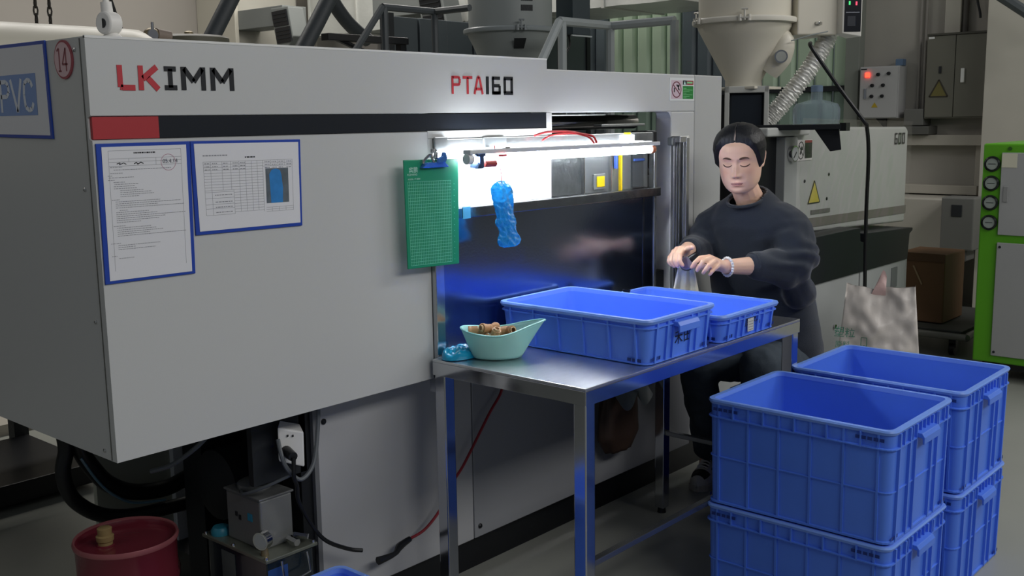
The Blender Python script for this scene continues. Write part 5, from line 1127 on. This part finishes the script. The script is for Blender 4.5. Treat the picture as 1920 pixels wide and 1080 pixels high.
# ------------------------------------------------------------ the woman
def organic(name, mb, voxel, it, material, parent, label=None, disp=None, colour=None, keep=None):
    me = bpy.data.meshes.new('tmp'); me.from_pydata([Vector(v) for v in mb.v], [], mb.f); me.update()
    bm = bmesh.new(); bm.from_mesh(me); bmesh.ops.recalc_face_normals(bm, faces=bm.faces); bm.to_mesh(me); bm.free()
    ob = bpy.data.objects.new('tmp', me); link(ob)
    r = ob.modifiers.new('r', 'REMESH'); r.mode = 'VOXEL'; r.voxel_size = voxel; r.adaptivity = 0
    if it:
        s_ = ob.modifiers.new('s', 'SMOOTH'); s_.factor = .5; s_.iterations = it
    dg = bpy.context.evaluated_depsgraph_get(); out = bpy.data.meshes.new_from_object(ob.evaluated_get(dg))
    bpy.data.objects.remove(ob); bpy.data.meshes.remove(me)
    if disp:
        n = len(out.vertices); co = np.empty(n*3, 'f'); out.vertices.foreach_get('co', co); co = co.reshape(-1, 3)
        nr = np.empty(n*3, 'f'); out.vertices.foreach_get('normal', nr); nr = nr.reshape(-1, 3)
        co = disp(co, nr); out.vertices.foreach_set('co', co.astype('f').ravel())
    if colour is not None:
        n = len(out.vertices); co = np.empty(n*3, 'f'); out.vertices.foreach_get('co', co); co = co.reshape(-1, 3)
        at = out.color_attributes.new('tint', 'FLOAT_COLOR', 'POINT'); at.data.foreach_set('color', colour(co).astype('f').ravel())
    if keep is not None:
        bm = bmesh.new(); bm.from_mesh(out); bmesh.ops.delete(bm, geom=[f for f in bm.faces if not keep(f.calc_center_median())], context='FACES'); bm.to_mesh(out); bm.free()
    off = worldloc(parent); out.transform(Matrix.Translation(-off)); out.name = name
    out.materials.clear(); o = bpy.data.objects.new(name, out); link(o); o.parent = parent; out.materials.append(material)
    for p in out.polygons: p.use_smooth = True
    return tag(o, label)
def cap_(mb, a, b, ra, rb, n=14):
    a = Vector(a); b = Vector(b); mb.cone(a, b, ra, rb, n); mb.ball(a, ra, n=n, m=8); mb.ball(b, rb, n=n, m=8); return mb
def chain(mb, pts, rs):
    for i in range(len(pts)-1): cap_(mb, pts[i], pts[i+1], rs[i], rs[i+1])
    return mb

PL = (3.40, 1.80, 0)
wm = thing('person', 'seated woman with tied black hair in a black sweater working on a small black part', 'person', PL)

# head, built in its own frame: +x face, +y her left, +z up
HC = Vector((3.192, 1.785, 1.256)); HY, HP, HR, HS = radians(197.5), radians(12), radians(2.0), .94
hf = Vector((cos(HY)*cos(HP), sin(HY)*cos(HP), -sin(HP))); hl = Vector((0, 0, 1)).cross(hf).normalized(); hu = hf.cross(hl)
hl2 = cos(HR)*hl+sin(HR)*hu; hu2 = -sin(HR)*hl+cos(HR)*hu
def HW(x, y, z): return HC+(hf*x+hl2*y+hu2*z)*HS
ZT = [-.116, -.113, -.106, -.095, -.08, -.065, -.05, -.03, 0, .02, .045, .065, .085, .100, .109, .113]
FT = [.040, .060, .070, .0755, .077, .0785, .079, .078, .076, .080, .081, .076, .062, .043, .024, .0]
BT = [-.020, -.010, .0, .010, .025, .045, .062, .078, .092, .098, .100, .095, .080, .058, .034, .0]
WT = [.012, .031, .045, .056, .0645, .0690, .0715, .0740, .075, .077, .0775, .073, .063, .046, .027, .0]
def fz(T, z): return float(np.interp(z, ZT, T))
def gs(v, c, s): return math.exp(-((v-c)/s)**2)
def feat(y, z):
    d = 0
    # nose
    hgt = float(np.interp(z, [-.052, -.047, -.043, -.038, -.030, -.015, .0, .012, .022], [0, .008, .0185, .0215, .0185, .0120, .0060, .0025, 0]))
    wn = float(np.interp(z, [-.05, -.038, -.02, .0, .02], [.0105, .0105, .0080, .0075, .010]))
    d += hgt*gs(y, 0, wn)
    for s_ in (-1, 1):
        d += .0085*gs(y, s_*.0125, .0058)*gs(z, -.0415, .0062)
        d -= .0078*gs(y, s_*.029, .017)*gs(z, .005, .010)           # socket
        d -= .0030*gs(y, s_*.013, .006)*gs(z, .004, .010)
        d += .0072*gs(y, s_*.031, .0130)*gs(z, -.0010, .0078)        # closed lid
        d -= .0022*gs(y, s_*.031, .015)*gs(z, .0100, .0022)         # lid crease
        d -= .0022*gs(y, s_*.031, .014)*gs(z, -.0115, .0028)
        d += .0026*gs(y, s_*.030, .018)*gs(z, .021, .006)           # brow
        d += .0030*gs(y, s_*.038, .017)*gs(z, -.026, .016)          # cheek
        d -= .0016*gs(y, s_*.026, .004)*gs(z, -.052, .012)          # smile fold
    lipw = .021
    if abs(y) < lipw*1.5:
        e = gs(y, 0, lipw*.85)
        d += .0048*e*gs(z, -.0665, .0042)*(1-.15*gs(y, 0, .003)); d += .0056*gs(y, 0, .0155)*gs(z, -.0768, .0046)
        d -= .0042*gs(y, 0, .020)*gs(z, -.0716, .0014)
    d += .003*gs(y, 0, .026)*gs(z, -.066, .014)
    d -= .0012*gs(y, 0, .0025)*gs(z, -.056, .005)
    d -= .0034*gs(y, 0, .018)*gs(z, -.0865, .0045)
    d += .0042*gs(y, 0, .016)*gs(z, -.101, .010)
    return d
def head_pt(a, z, off=0):
    c, s_ = cos(a), sin(a); w_ = fz(WT, z); f_ = fz(FT, z); b_ = fz(BT, z)
    p = 2.25 if c > 0 else 2.05
    k = (abs(c)**p+abs(s_)**p)**(-1/p)
    R_ = f_ if c > 0 else b_
    x = R_*c*k; y = w_*s_*k
    if c <= 0 and z < -.05: x = min(x, x)
    if c > 0: x += feat(y, z)*min(1, c*k*1.6)
    if off:
        n = Vector((c/max(.03, R_), s_/max(.03, w_), 0)).normalized(); zz = max(0, (z-.05)/.063)
        n = Vector((n.x*(1-zz*.85), n.y*(1-zz*.85), zz)).normalized()
        x += n.x*off; y += n.y*off; z += n.z*off
    return x, y, z
body = MB()
na, nz_ = 150, 130
def zmap(t): return -.116+.229*(.5-.5*cos(pi*min(1, max(0, t))))
mb = MB().grid(lambda u, v: HW(*head_pt(2*pi*u, zmap(v))), na, nz_, wrap=True)
mb.f.append(tuple(range(na))[::-1]); body.add(mb.v, mb.f)
# ears
for s_ in (-1, 1):
    pts = [(-.004, .0725, -.022), (.004, .0745, -.010), (.006, .077, .006), (.002, .081, .020), (-.010, .084, .026), (-.020, .085, .018), (-.023, .083, .0), (-.017, .080, -.016), (-.008, .076, -.027), (-.002, .073, -.026)]
    q = [HW(p[0], p[1]*s_, p[2]) for p in pts]
    body.tube(catmull(q, 4), [.0045, .004, .004, .004, .0045, .005, .0045, .004, .0055, .005], 10)
    body.ball(HW(-.008, s_*.0735, -.002), .013*HS, .006, .018*HS, M=Matrix((hf, hl2*s_, hu2)).transposed())
# neck and body core
NB = (3.290, 1.795, 1.105)
chain(body, [HW(-.015, 0, -.045), HW(-.022, 0, -.095), (3.256, 1.792, 1.135), NB, (3.30, 1.80, 1.0)], [.048, .046, .0475, .050, .075])
for s_ in (-1, 1): chain(body, [(3.285, 1.795, 1.075), (3.305, 1.80+s_*.12, 1.005)], [.036, .040])
for z_, x_, w_, d_ in ((1.0, 3.315, .15, .08), (.88, 3.37, .14, .09), (.74, 3.43, .13, .09), (.60, 3.49, .15, .10), (.53, 3.52, .16, .10)):
    body.ball((x_, 1.80, z_), d_, w_, .10, n=24, m=14)
# arms and hands (+y is her right side)
RW, LW = (3.028, 1.8890, .952), (3.005, 1.7265, .9150)
chain(body, [(3.305, 1.930, .99), (3.225, 1.950, .945), (3.06, 1.905, .953), RW], [.045, .038, .027, .022])
chain(body, [(3.31, 1.670, .99), (3.235, 1.630, .905), (3.13, 1.675, .9085), LW], [.045, .040, .0335, .0235])
HANDR = dict(index=[(2.952, 1.8500, .9665), (2.8960, 1.8310, .9570), (2.8770, 1.8215, .9400), (2.8790, 1.8115, .9270)],
             middle=[(2.954, 1.8665, .9690), (2.8960, 1.8480, .9575), (2.8760, 1.8390, .9395), (2.8780, 1.8290, .9235)],
             ring=[(2.961, 1.8850, .9645), (2.9040, 1.8680, .9510), (2.8850, 1.8600, .9345), (2.8880, 1.8480, .9200)],
             little=[(2.968, 1.9000, .9550), (2.9200, 1.8870, .9430), (2.9060, 1.8820, .9300), (2.9030, 1.8680, .9200)])
HANDL = dict(index=[(2.9560, 1.7600, .9480), (2.9170, 1.7700, .9490), (2.8980, 1.7770, .9360), (2.8920, 1.7840, .9210)],
             middle=[(2.9515, 1.7470, .9450), (2.9085, 1.7515, .9405), (2.8960, 1.7580, .9275), (2.8950, 1.7660, .9130)],
             ring=[(2.9515, 1.7350, .9375), (2.9105, 1.7345, .9275), (2.9000, 1.7390, .9155), (2.9000, 1.7465, .9060)],
             little=[(2.9590, 1.7245, .9270), (2.9260, 1.7230, .9165), (2.9130, 1.7245, .9080), (2.9090, 1.7285, .9010)])
FR = dict(index=(.0100, .0085, .0075, .0065), middle=(.0102, .0088, .0077, .0067), ring=(.0098, .0082, .0073, .0063), little=(.0088, .0072, .0064, .0056))
for W_, HD in ((RW, HANDR), (LW, HANDL)):
    for k, pts in HD.items():
        chain(body, pts, FR[k]); p0 = Vector(W_); p1 = Vector(pts[0]); mid = p0.lerp(p1, .5)
        chain(body, [p0, mid, p1], [.0150, .0135, .0108])
chain(body, [(3.000, 1.880, .952), (2.962, 1.850, .9600), (2.936, 1.8260, .9750), (2.9130, 1.7960, .9830)], [.014, .0115, .0092, .0078])
chain(body, [(2.995, 1.742, .9130), (2.972, 1.768, .9130), (2.948, 1.788, .9160), (2.925, 1.800, .9210)], [.014, .0115, .0090, .0075])
# hips and legs
HIP = [(3.52, 1.88, .50), (3.52, 1.72, .50)]; KN = [(3.19, 1.945, .54), (3.16, 1.675, .555)]; AN = [(3.45, 2.035, .115), (3.255, 1.66, .10)]
for h_, k_, a_ in zip(HIP, KN, AN): chain(body, [h_, k_, a_, tuple(Vector(a_)+Vector((-.02, 0, -.05)))], [.07, .052, .034, .034])
Hi = Matrix((hf, hl2, hu2))
def skincol(co):
    base = np.array(lin('#ecc2aa')); out = np.tile(base, (len(co), 1))
    loc = (co-np.array(HC))@np.array(Hi).T/HS
    x, y, z = loc.T
    def G(c, v, s): return np.exp(-((v-c)/s)**2)
    face = (x > .02) & (np.abs(y) < .09) & (np.abs(z) < .13)
    zup = -.0665+.0015*np.cos(np.clip(y/.02, -3, 3)*pi)*0-.0000; 
    up = (z < -.0640-.13*np.abs(y)) & (z > -.0716-.00) & (np.abs(y) < .0205)
    lo = (z <= -.0712) & (z > -.0808+18*y*y) & (np.abs(y) < .0195)
    lip = np.array(lin('#cf9188')); m_ = face & (up | lo); out[m_] = out[m_]*.2+lip*.8
    ln_ = face & (np.abs(z+.0716-.02*np.abs(y)) < .0012) & (np.abs(y) < .021); out[ln_] = np.array(lin('#8f5650'))
    for s_ in (-1, 1):
        bl = .35*G(s_*.042, y, .018)*G(-.028, z, .016)*face
        out = out*(1-bl[:, None])+np.array(lin('#d3917c'))*bl[:, None]
        ld = .45*G(s_*.031, y, .017)*G(.004, z, .008)*face
        out = out*(1-ld[:, None])+np.array(lin('#b98472'))*ld[:, None]
        ns = face & (np.hypot((y-s_*.0068)/.0032, (z+.0475)/.0018) < 1); out[ns] = np.array(lin('#7a453a'))
    # finger tips and knuckles a little pinker
    for HD in (HANDR, HANDL):
        for pts in HD.values():
            for q, k, r_ in ((pts[3], .45, .011), (pts[0], .25, .010), (pts[1], .25, .009)):
                d = np.exp(-(((co-np.array(q))**2).sum(1))/r_**2)*k; out = out*(1-d[:, None])+np.array(lin('#cf8a78'))*d[:, None]
    out[:, 3] = 1; return out
SKIN = mat('skin', '#ecc2aa', .5, var=0, subs=.12, bump=.04, bscale=300)
nt = SKIN.node_tree; at_ = nt.nodes.new('ShaderNodeAttribute'); at_.attribute_name = 'tint'; nt.links.new(at_.outputs['Color'], nt.nodes['Principled BSDF'].inputs['Base Color'])
organic('body', body, .0024, 2, SKIN, wm, colour=skincol)
# eyebrows and lash lines lie on the face
def on_face(y, z, off=0):
    # solve angle for y at z
    w_ = fz(WT, z); t_ = min(.999, abs(y)/w_); f_ = fz(FT, z); p = 2.25
    x = f_*(1-t_**p)**(1/p); return HW(x+feat(y, z)+off, y, z)
HAIRM = mat('black_hair', '#17181c', .38, var=.35, scale=9, stretch=(14, 14, 1), bump=.5, bscale=30, spec=.5)
BROW = mat('brow_brown', '#5a4038', .7, var=.2)
for s_ in (-1, 1):
    ys = [.0145, .020, .027, .034, .041, .0465]; zs = [.0185, .0205, .0222, .0228, .0212, .0180]
    part('eyebrow', MB().tube(catmull([on_face(s_*a, b, -.0004) for a, b in zip(ys, zs)], 4), [.0020, .0034, .0036, .0031, .0022, .0010], 8), BROW, wm, smooth=True)
    ys = [.0150, .020, .027, .034, .041, .0475]; zs = [-.0035, -.0068, -.0090, -.0092, -.0072, -.0028]
    part('eyelashes', MB().tube(catmull([on_face(s_*a, b, .0002) for a, b in zip(ys, zs)], 4), [.0008, .0015, .0018, .0020, .0020, .0012], 8), BROW, wm, smooth=True)
# hair: shell that sinks into the head along the hairline
def hairline(a):
    d = abs((math.degrees(a)+180) % 360-180)
    return float(np.interp(d, [0, 14, 27, 38, 47, 55, 62, 70, 80, 87, 94, 105, 125, 150, 180], [.076, .0755, .071, .061, .045, .024, -.002, -.024, -.028, -.006, .014, .0, -.052, -.072, -.078]))
def hair(u, v):
    a = 2*pi*u; z = -.095+.208*(sin(v*pi/2)); hl_ = hairline(a)
    m_ = (z-hl_); o = max(-.010, min(.0135, m_*.75))
    x0 = cos(a)
    o += .0045*max(0, min(1, (z-.02)/.05))*max(0, min(1, m_/.03))
    pt = head_pt(a, min(z, .1125), o)
    x, y, zz = pt
    if x > -.045 and z > .04: zz -= .0028*gs(y, 0, .0022); x -= .0015*gs(y, 0, .0022)
    n = noise.noise(Vector((x*10, y*130, z*12)))*.0011
    return HW(x, y+n, zz)
mb = MB().grid(hair, 220, 110, wrap=True); mb.f.append(tuple(range(220*109, 220*110)))
part('hair', mb, HAIRM, wm, smooth='all')
mb = MB().tube([HW(-.070, 0, -.01), HW(-.105, 0, -.03), HW(-.125, .0, -.055), HW(-.11, 0, -.085)], [.03, .036, .034, .018], 20, 5)
part('hair_bun', mb, HAIRM, wm, smooth=True)
def parting(t_):
    a = 0; z = .062+.050*t_
    x, y, zz = head_pt(0, min(z, .1122), .0135); return HW(x, 0, zz)
part('hair_parting', MB().tube([HW(*[q for q in (head_pt(0, z, .0122)[0], .0005, head_pt(0, z, .0122)[2])]) for z in (.079, .087, .094, .100, .105, .109, .1115)], [.0024, .0026, .0025, .0023, .0020, .0017, .0010], 8), mat('parting_skin', '#a3948d', .6), wm, smooth=True)
# sweater
sw = MB()
RG = [(.50, 3.500, 1.80, .185, .155), (.58, 3.475, 1.80, .192, .155), (.70, 3.425, 1.80, .190, .145), (.82, 3.375, 1.80, .188, .135), (.93, 3.335, 1.80, .186, .125), (1.02, 3.303, 1.80, .178, .110), (1.070, 3.288, 1.798, .150, .092), (1.103, 3.280, 1.796, .112, .078), (1.125, 3.273, 1.794, .082, .071), (1.136, 3.270, 1.793, .068, .064)]
n = 48; vs = []
for z_, x_, y_, w_, d_ in RG:
    for i in range(n):
        a = 2*pi*i/n; vs.append((x_+d_*cos(a), y_+w_*sin(a), z_+(.012*cos(a) if z_ > 1.05 else 0)*2.0))
fs = [(j*n+i, j*n+(i+1) % n, (j+1)*n+(i+1) % n, (j+1)*n+i) for j in range(len(RG)-1) for i in range(n)]+[tuple(range(n))[::-1], tuple(range(len(vs)-n, len(vs)))]
sw.add(vs, fs)
chain(sw, [(3.300, 1.90, 1.035), (3.295, 1.950, 1.005), (3.235, 1.965, .935), (3.155, 1.940, .937), (3.100, 1.918, .948)], [.072, .070, .064, .056, .044])
chain(sw, [(3.305, 1.70, 1.035), (3.305, 1.652, 1.010), (3.270, 1.610, .93), (3.235, 1.622, .890), (3.175, 1.652, .905), (3.125, 1.677, .910)], [.078, .078, .078, .070, .056, .048])
chain(sw, [(3.27, 1.62, .86), (3.33, 1.63, .80)], [.055, .06])
def fold(co, nr):
    d = np.zeros(len(co)); x, y, z = co.T
    for c, ax_, L, f_, am in (((3.25, 1.61, .90), (.55, .2, .8), .11, 120, .0075), ((3.24, 1.96, .95), (.8, -.2, .6), .09, 125, .0055), ((3.30, 1.68, .98), (.2, 1, .5), .10, 70, .005), ((3.30, 1.91, .99), (.2, 1, -.5), .10, 70, .004), ((3.40, 1.80, .64), (.3, .15, 1), .16, 55, .006), ((3.33, 1.66, .83), (.2, .6, .9), .12, 65, .006)):
        p = co-np.array(c); r2 = (p**2).sum(1); ax_ = np.array(ax_)/np.linalg.norm(ax_)
        ph = p@ax_; ph = ph+.012*np.sin(p[:, 2]*37+p[:, 1]*29)
        d += am*np.exp(-r2/L**2)*np.sin(ph*f_)
    lf = np.array([noise.noise(Vector((a*7, b*7, c*7))) for a, b, c in co])
    return co+nr*(d+lf*.006)[:, None]
SWM = mat('black_sweater', '#232b38', .85, var=.08, scale=30, bump=.35, bscale=500, sheen=.25)
neckc = Vector((3.262, 1.792, 1.118))
def keepsw(p):
    # open the neck and the cuffs
    q = p-Vector((3.253, 1.790, 1.158)); 
    if (q.x/.068)**2+(q.y/.062)**2 < 1 and p.z > 1.098+.35*(p.x-3.210): return False
    return True
so = organic('sweater', sw, .006, 5, SWM, wm, disp=fold, keep=keepsw)
md = so.modifiers.new('thick', 'SOLIDIFY'); md.thickness = .004; md.offset = -1
ring = [(3.253+.069*cos(radians(a)), 1.790+.064*sin(radians(a)), 1.103+.35*(.043+.069*cos(radians(a)))-.0) for a in range(0, 361, 12)]
part('neckband', MB().tube(ring, .0055, 10, caps=False), SWM, wm, smooth=True)
def cuff(c, d, r):
    c = Vector(c); d = Vector(d).normalized(); u = d.orthogonal().normalized(); v = d.cross(u)
    pts = [c+u*(r*cos(2*pi*k/24))+v*(r*sin(2*pi*k/24)) for k in range(25)]
    return MB().tube(pts, .009, 10, caps=False)
part('cuff', cuff((3.108, 1.684, .9105), (-1, .42, .02), .036), SWM, wm, smooth=True)
part('cuff', cuff((3.072, 1.906, .950), (-1, -.35, 0), .031), SWM, wm, smooth=True)
# trousers
jn = MB()
for h_, k_, a_ in zip(HIP, KN, AN):
    a2 = Vector(a_); k2 = Vector(k_); md_ = k2.lerp(a2, .55)
    chain(jn, [h_, tuple(Vector(h_).lerp(k2, .6)), k_, tuple(md_)], [.098, .085, .073, .062])
    cap_(jn, tuple(md_), tuple(a2+(k2-a2).normalized()*.03), .062, .064)
jn.ball((3.55, 1.80, .49), .125, .165, .085, n=24, m=14)
def jf(co, nr):
    lf = np.array([noise.noise(Vector((a*16, b*16, c*13)))*.7+noise.noise(Vector((a*35, b*35, c*24)))*.3 for a, b, c in co])
    return co+nr*(lf*.011)[:, None]
organic('trousers', jn, .007, 3, mat('dark_jeans', '#3a444e', .85, var=.15, scale=20, bump=.25, bscale=350), wm, disp=jf)
# shoes with black toe patches and white laces
SHW = mat('shoe_white', '#cfcbc2', .55, var=.06); SHB = mat('shoe_black', '#1a1b1f', .6)
for k, (a_, dr) in enumerate(zip(AN, ((-1, -.22), (-1, .05)))):
    d = Vector((*dr, 0)).normalized(); s_ = Vector((-d.y, d.x, 0)); A0 = Vector((a_[0], a_[1], 0))+d*(-.03)
    sh = MB(); so_ = MB()
    def shoe(u, v, grow=0):
        t = -.055+.245*v; w_ = float(np.interp(t, [-.055, -.045, 0, .06, .12, .165, .185, .19], [.006, .026, .034, .036, .044, .036, .018, .004]))+grow
        hh = float(np.interp(t, [-.055, -.04, .03, .08, .13, .17, .19], [.055, .088, .085, .068, .050, .040, .020]))
        a = 2*pi*u; x = w_*cos(a); z = .022+max(-.010, (hh)*max(0, sin(a))**.8) if sin(a) > 0 else .014
        return A0+d*t+s_*x+Vector((0, 0, z))
    sh.grid(shoe, 28, 30, wrap=True); sh.f.append(tuple(range(28))[::-1]); sh.f.append(tuple(range(28*29, 28*30)))
    S_ = part('shoe', sh, SHW, wm, smooth='all')
    sl = []
    for v in np.linspace(0, 1, 22): sl.append(shoe(0, v, .004))
    for v in np.linspace(1, 0, 22): sl.append(shoe(.5, v, .004))
    so_.prism([(p.x, p.y) for p in sl], 'z', .001, .024); part('sole', so_, mat('sole_cream', '#b9b2a6', .6), S_)
    tp = MB()
    for sx in (-1, 1):
        nn = []
    def patch(u, v, a0, a1, v0, v1):
        p = shoe(a0+(a1-a0)*u, v0+(v1-v0)*v); n_ = (p-(A0+d*(-.055+.245*(v0+(v1-v0)*v))+Vector((0, 0, .03)))).normalized(); return p+n_*.0016
    part('toe_patch', MB().grid(lambda u, v: patch(u, v, .10, .40, .76, .93), 12, 8), SHB, S_, smooth='all')
    part('side_patch', MB().grid(lambda u, v: patch(u, v, .02, .13, .35, .66), 8, 8), SHB, S_, smooth='all')
    part('tongue', MB().grid(lambda u, v: patch(u, v, .18, .32, .42, .72), 10, 8), SHB, S_, smooth='all')
    for q in range(5):
        v = .44+.065*q
        pts = [patch(t_, 0, .17, .33, v+(.03*t_), v+(.03*t_)+.001)+Vector((0, 0, .003)) for t_ in (0, .33, .66, 1)]
        part('lace', MB().tube(pts, .0028, 6), mat('lace_white', '#dedad2', .6), S_, smooth=True)
        pts = [patch(t_, 0, .17, .33, v+.03-(.03*t_), v+.031-(.03*t_))+Vector((0, 0, .005)) for t_ in (0, .33, .66, 1)]
        part('lace', MB().tube(pts, .0028, 6), mat('lace_white', ''), S_, smooth=True)
# bead bracelet
BC = Vector((3.010, 1.7235, .9140)); bd_ = Vector((-1, .42, .04)).normalized(); bu = bd_.orthogonal().normalized(); bv = bd_.cross(bu)
br = part('bracelet', MB().tube([BC+bu*(.0290*cos(2*pi*k/30))+bv*(.0290*sin(2*pi*k/30)) for k in range(31)], .0012, 6, caps=False), WHITE, wm, smooth=True, label='white bead bracelet')
BDM = mat('white_bead', '#e6e8ec', .18, coat=.4)
b0 = None
for k in range(20):
    p = BC+bu*(.0292*cos(2*pi*k/20))+bv*(.0292*sin(2*pi*k/20))
    if b0 is None:
        b0 = part('bead', MB().ball((0, 0, 0), .0052, n=12, m=8), BDM, br, local=True, smooth='all'); b0.location = p-worldloc(wm)
    else:
        c = b0.copy(); link(c); c.parent = br; c.location = p-worldloc(wm)
# what she holds
hd = thing('ring_fitting', 'black ring-shaped part with grey inner disc held in both hands of the woman', 'fitting', (2.905, 1.815, .92))
cc = Vector((2.912, 1.817, .930)); nrm = Vector((-.80, -.45, .42)).normalized()
part('ring', MB().cone(cc-nrm*.016, cc, .0225, .0225, 36), CAPM, hd, smooth=True)
part('rim', MB().cone(cc, cc+nrm*.0012, .0222, .0212, 36), mat('cap_rim_grey', '#9a9aa6', .3), hd, smooth=True)
part('inner_disc', MB().cone(cc+nrm*.0012, cc+nrm*.0018, .0195, .0195, 36), mat('disc_grey', '#86798a', .45), hd)
part('stem', MB().cone(cc+Vector((.004, -.010, .012)), cc+Vector((.018, -.030, .030)), .0115, .0105, 24), CAPM, hd, smooth=True)
def cloth(u, v):
    z = .915-.152*v; w_ = .026+.030*v
    e = Vector((.55, -.83, 0)); n_ = Vector((-.83, -.55, 0))
    x = (u-.5)*2*w_; p = Vector((2.950, 1.840, z))+e*(x-.002)+n_*(.008*sin(u*15+v*2)*(.4+v)+.004*noise.noise(Vector((u*9, v*9, 0))))
    return p
mb = MB().grid(cloth, 40, 24); mb.grid(lambda u, v: cloth(1-u, v)+Vector((.003, .002, 0)), 40, 24)
single('cream_cloth', mb, mat('cream_cloth_fabric', '#e6e2cd', .8, var=.06, bump=.3, bscale=200), 'cream folded cloth hanging down below the woman\'s hands', 'cloth', (2.95, 1.84, .762), smooth='all')
# dark bag and pale scrap below the table
dbg = thing('dark_bag', 'dark brown bag with a pale plastic scrap in the shade under the table', 'bag', (2.93, 2.09, .24))
def bag(u, v):
    a = 2*pi*u; z = .24+.26*v; r = (1-.25*v)*min(1, .55+v*2); n_ = noise.noise(Vector((cos(a)*2, sin(a)*2, z*7)))*.02
    return (2.93+(.12*r+n_)*cos(a), 2.098+(.042*r+n_*.5)*sin(a), max(.003, z))
mb = MB().grid(bag, 40, 24, wrap=True); mb.f.append(tuple(range(40))[::-1]); mb.f.append(tuple(range(40*23, 40*24)))
part('bag_body', mb, mat('dark_brown_bag', '#3c2c24', .6, var=.25), dbg, smooth='all')
part('plastic_scrap', MB().grid(lambda u, v: (2.80+.19*u, 2.045-.05*v, .50-.10*v*abs(sin(u*5+.6))+.02*sin(u*9)), 24, 10), mat('pale_scrap', '#6f7672', .4), dbg, smooth='all')
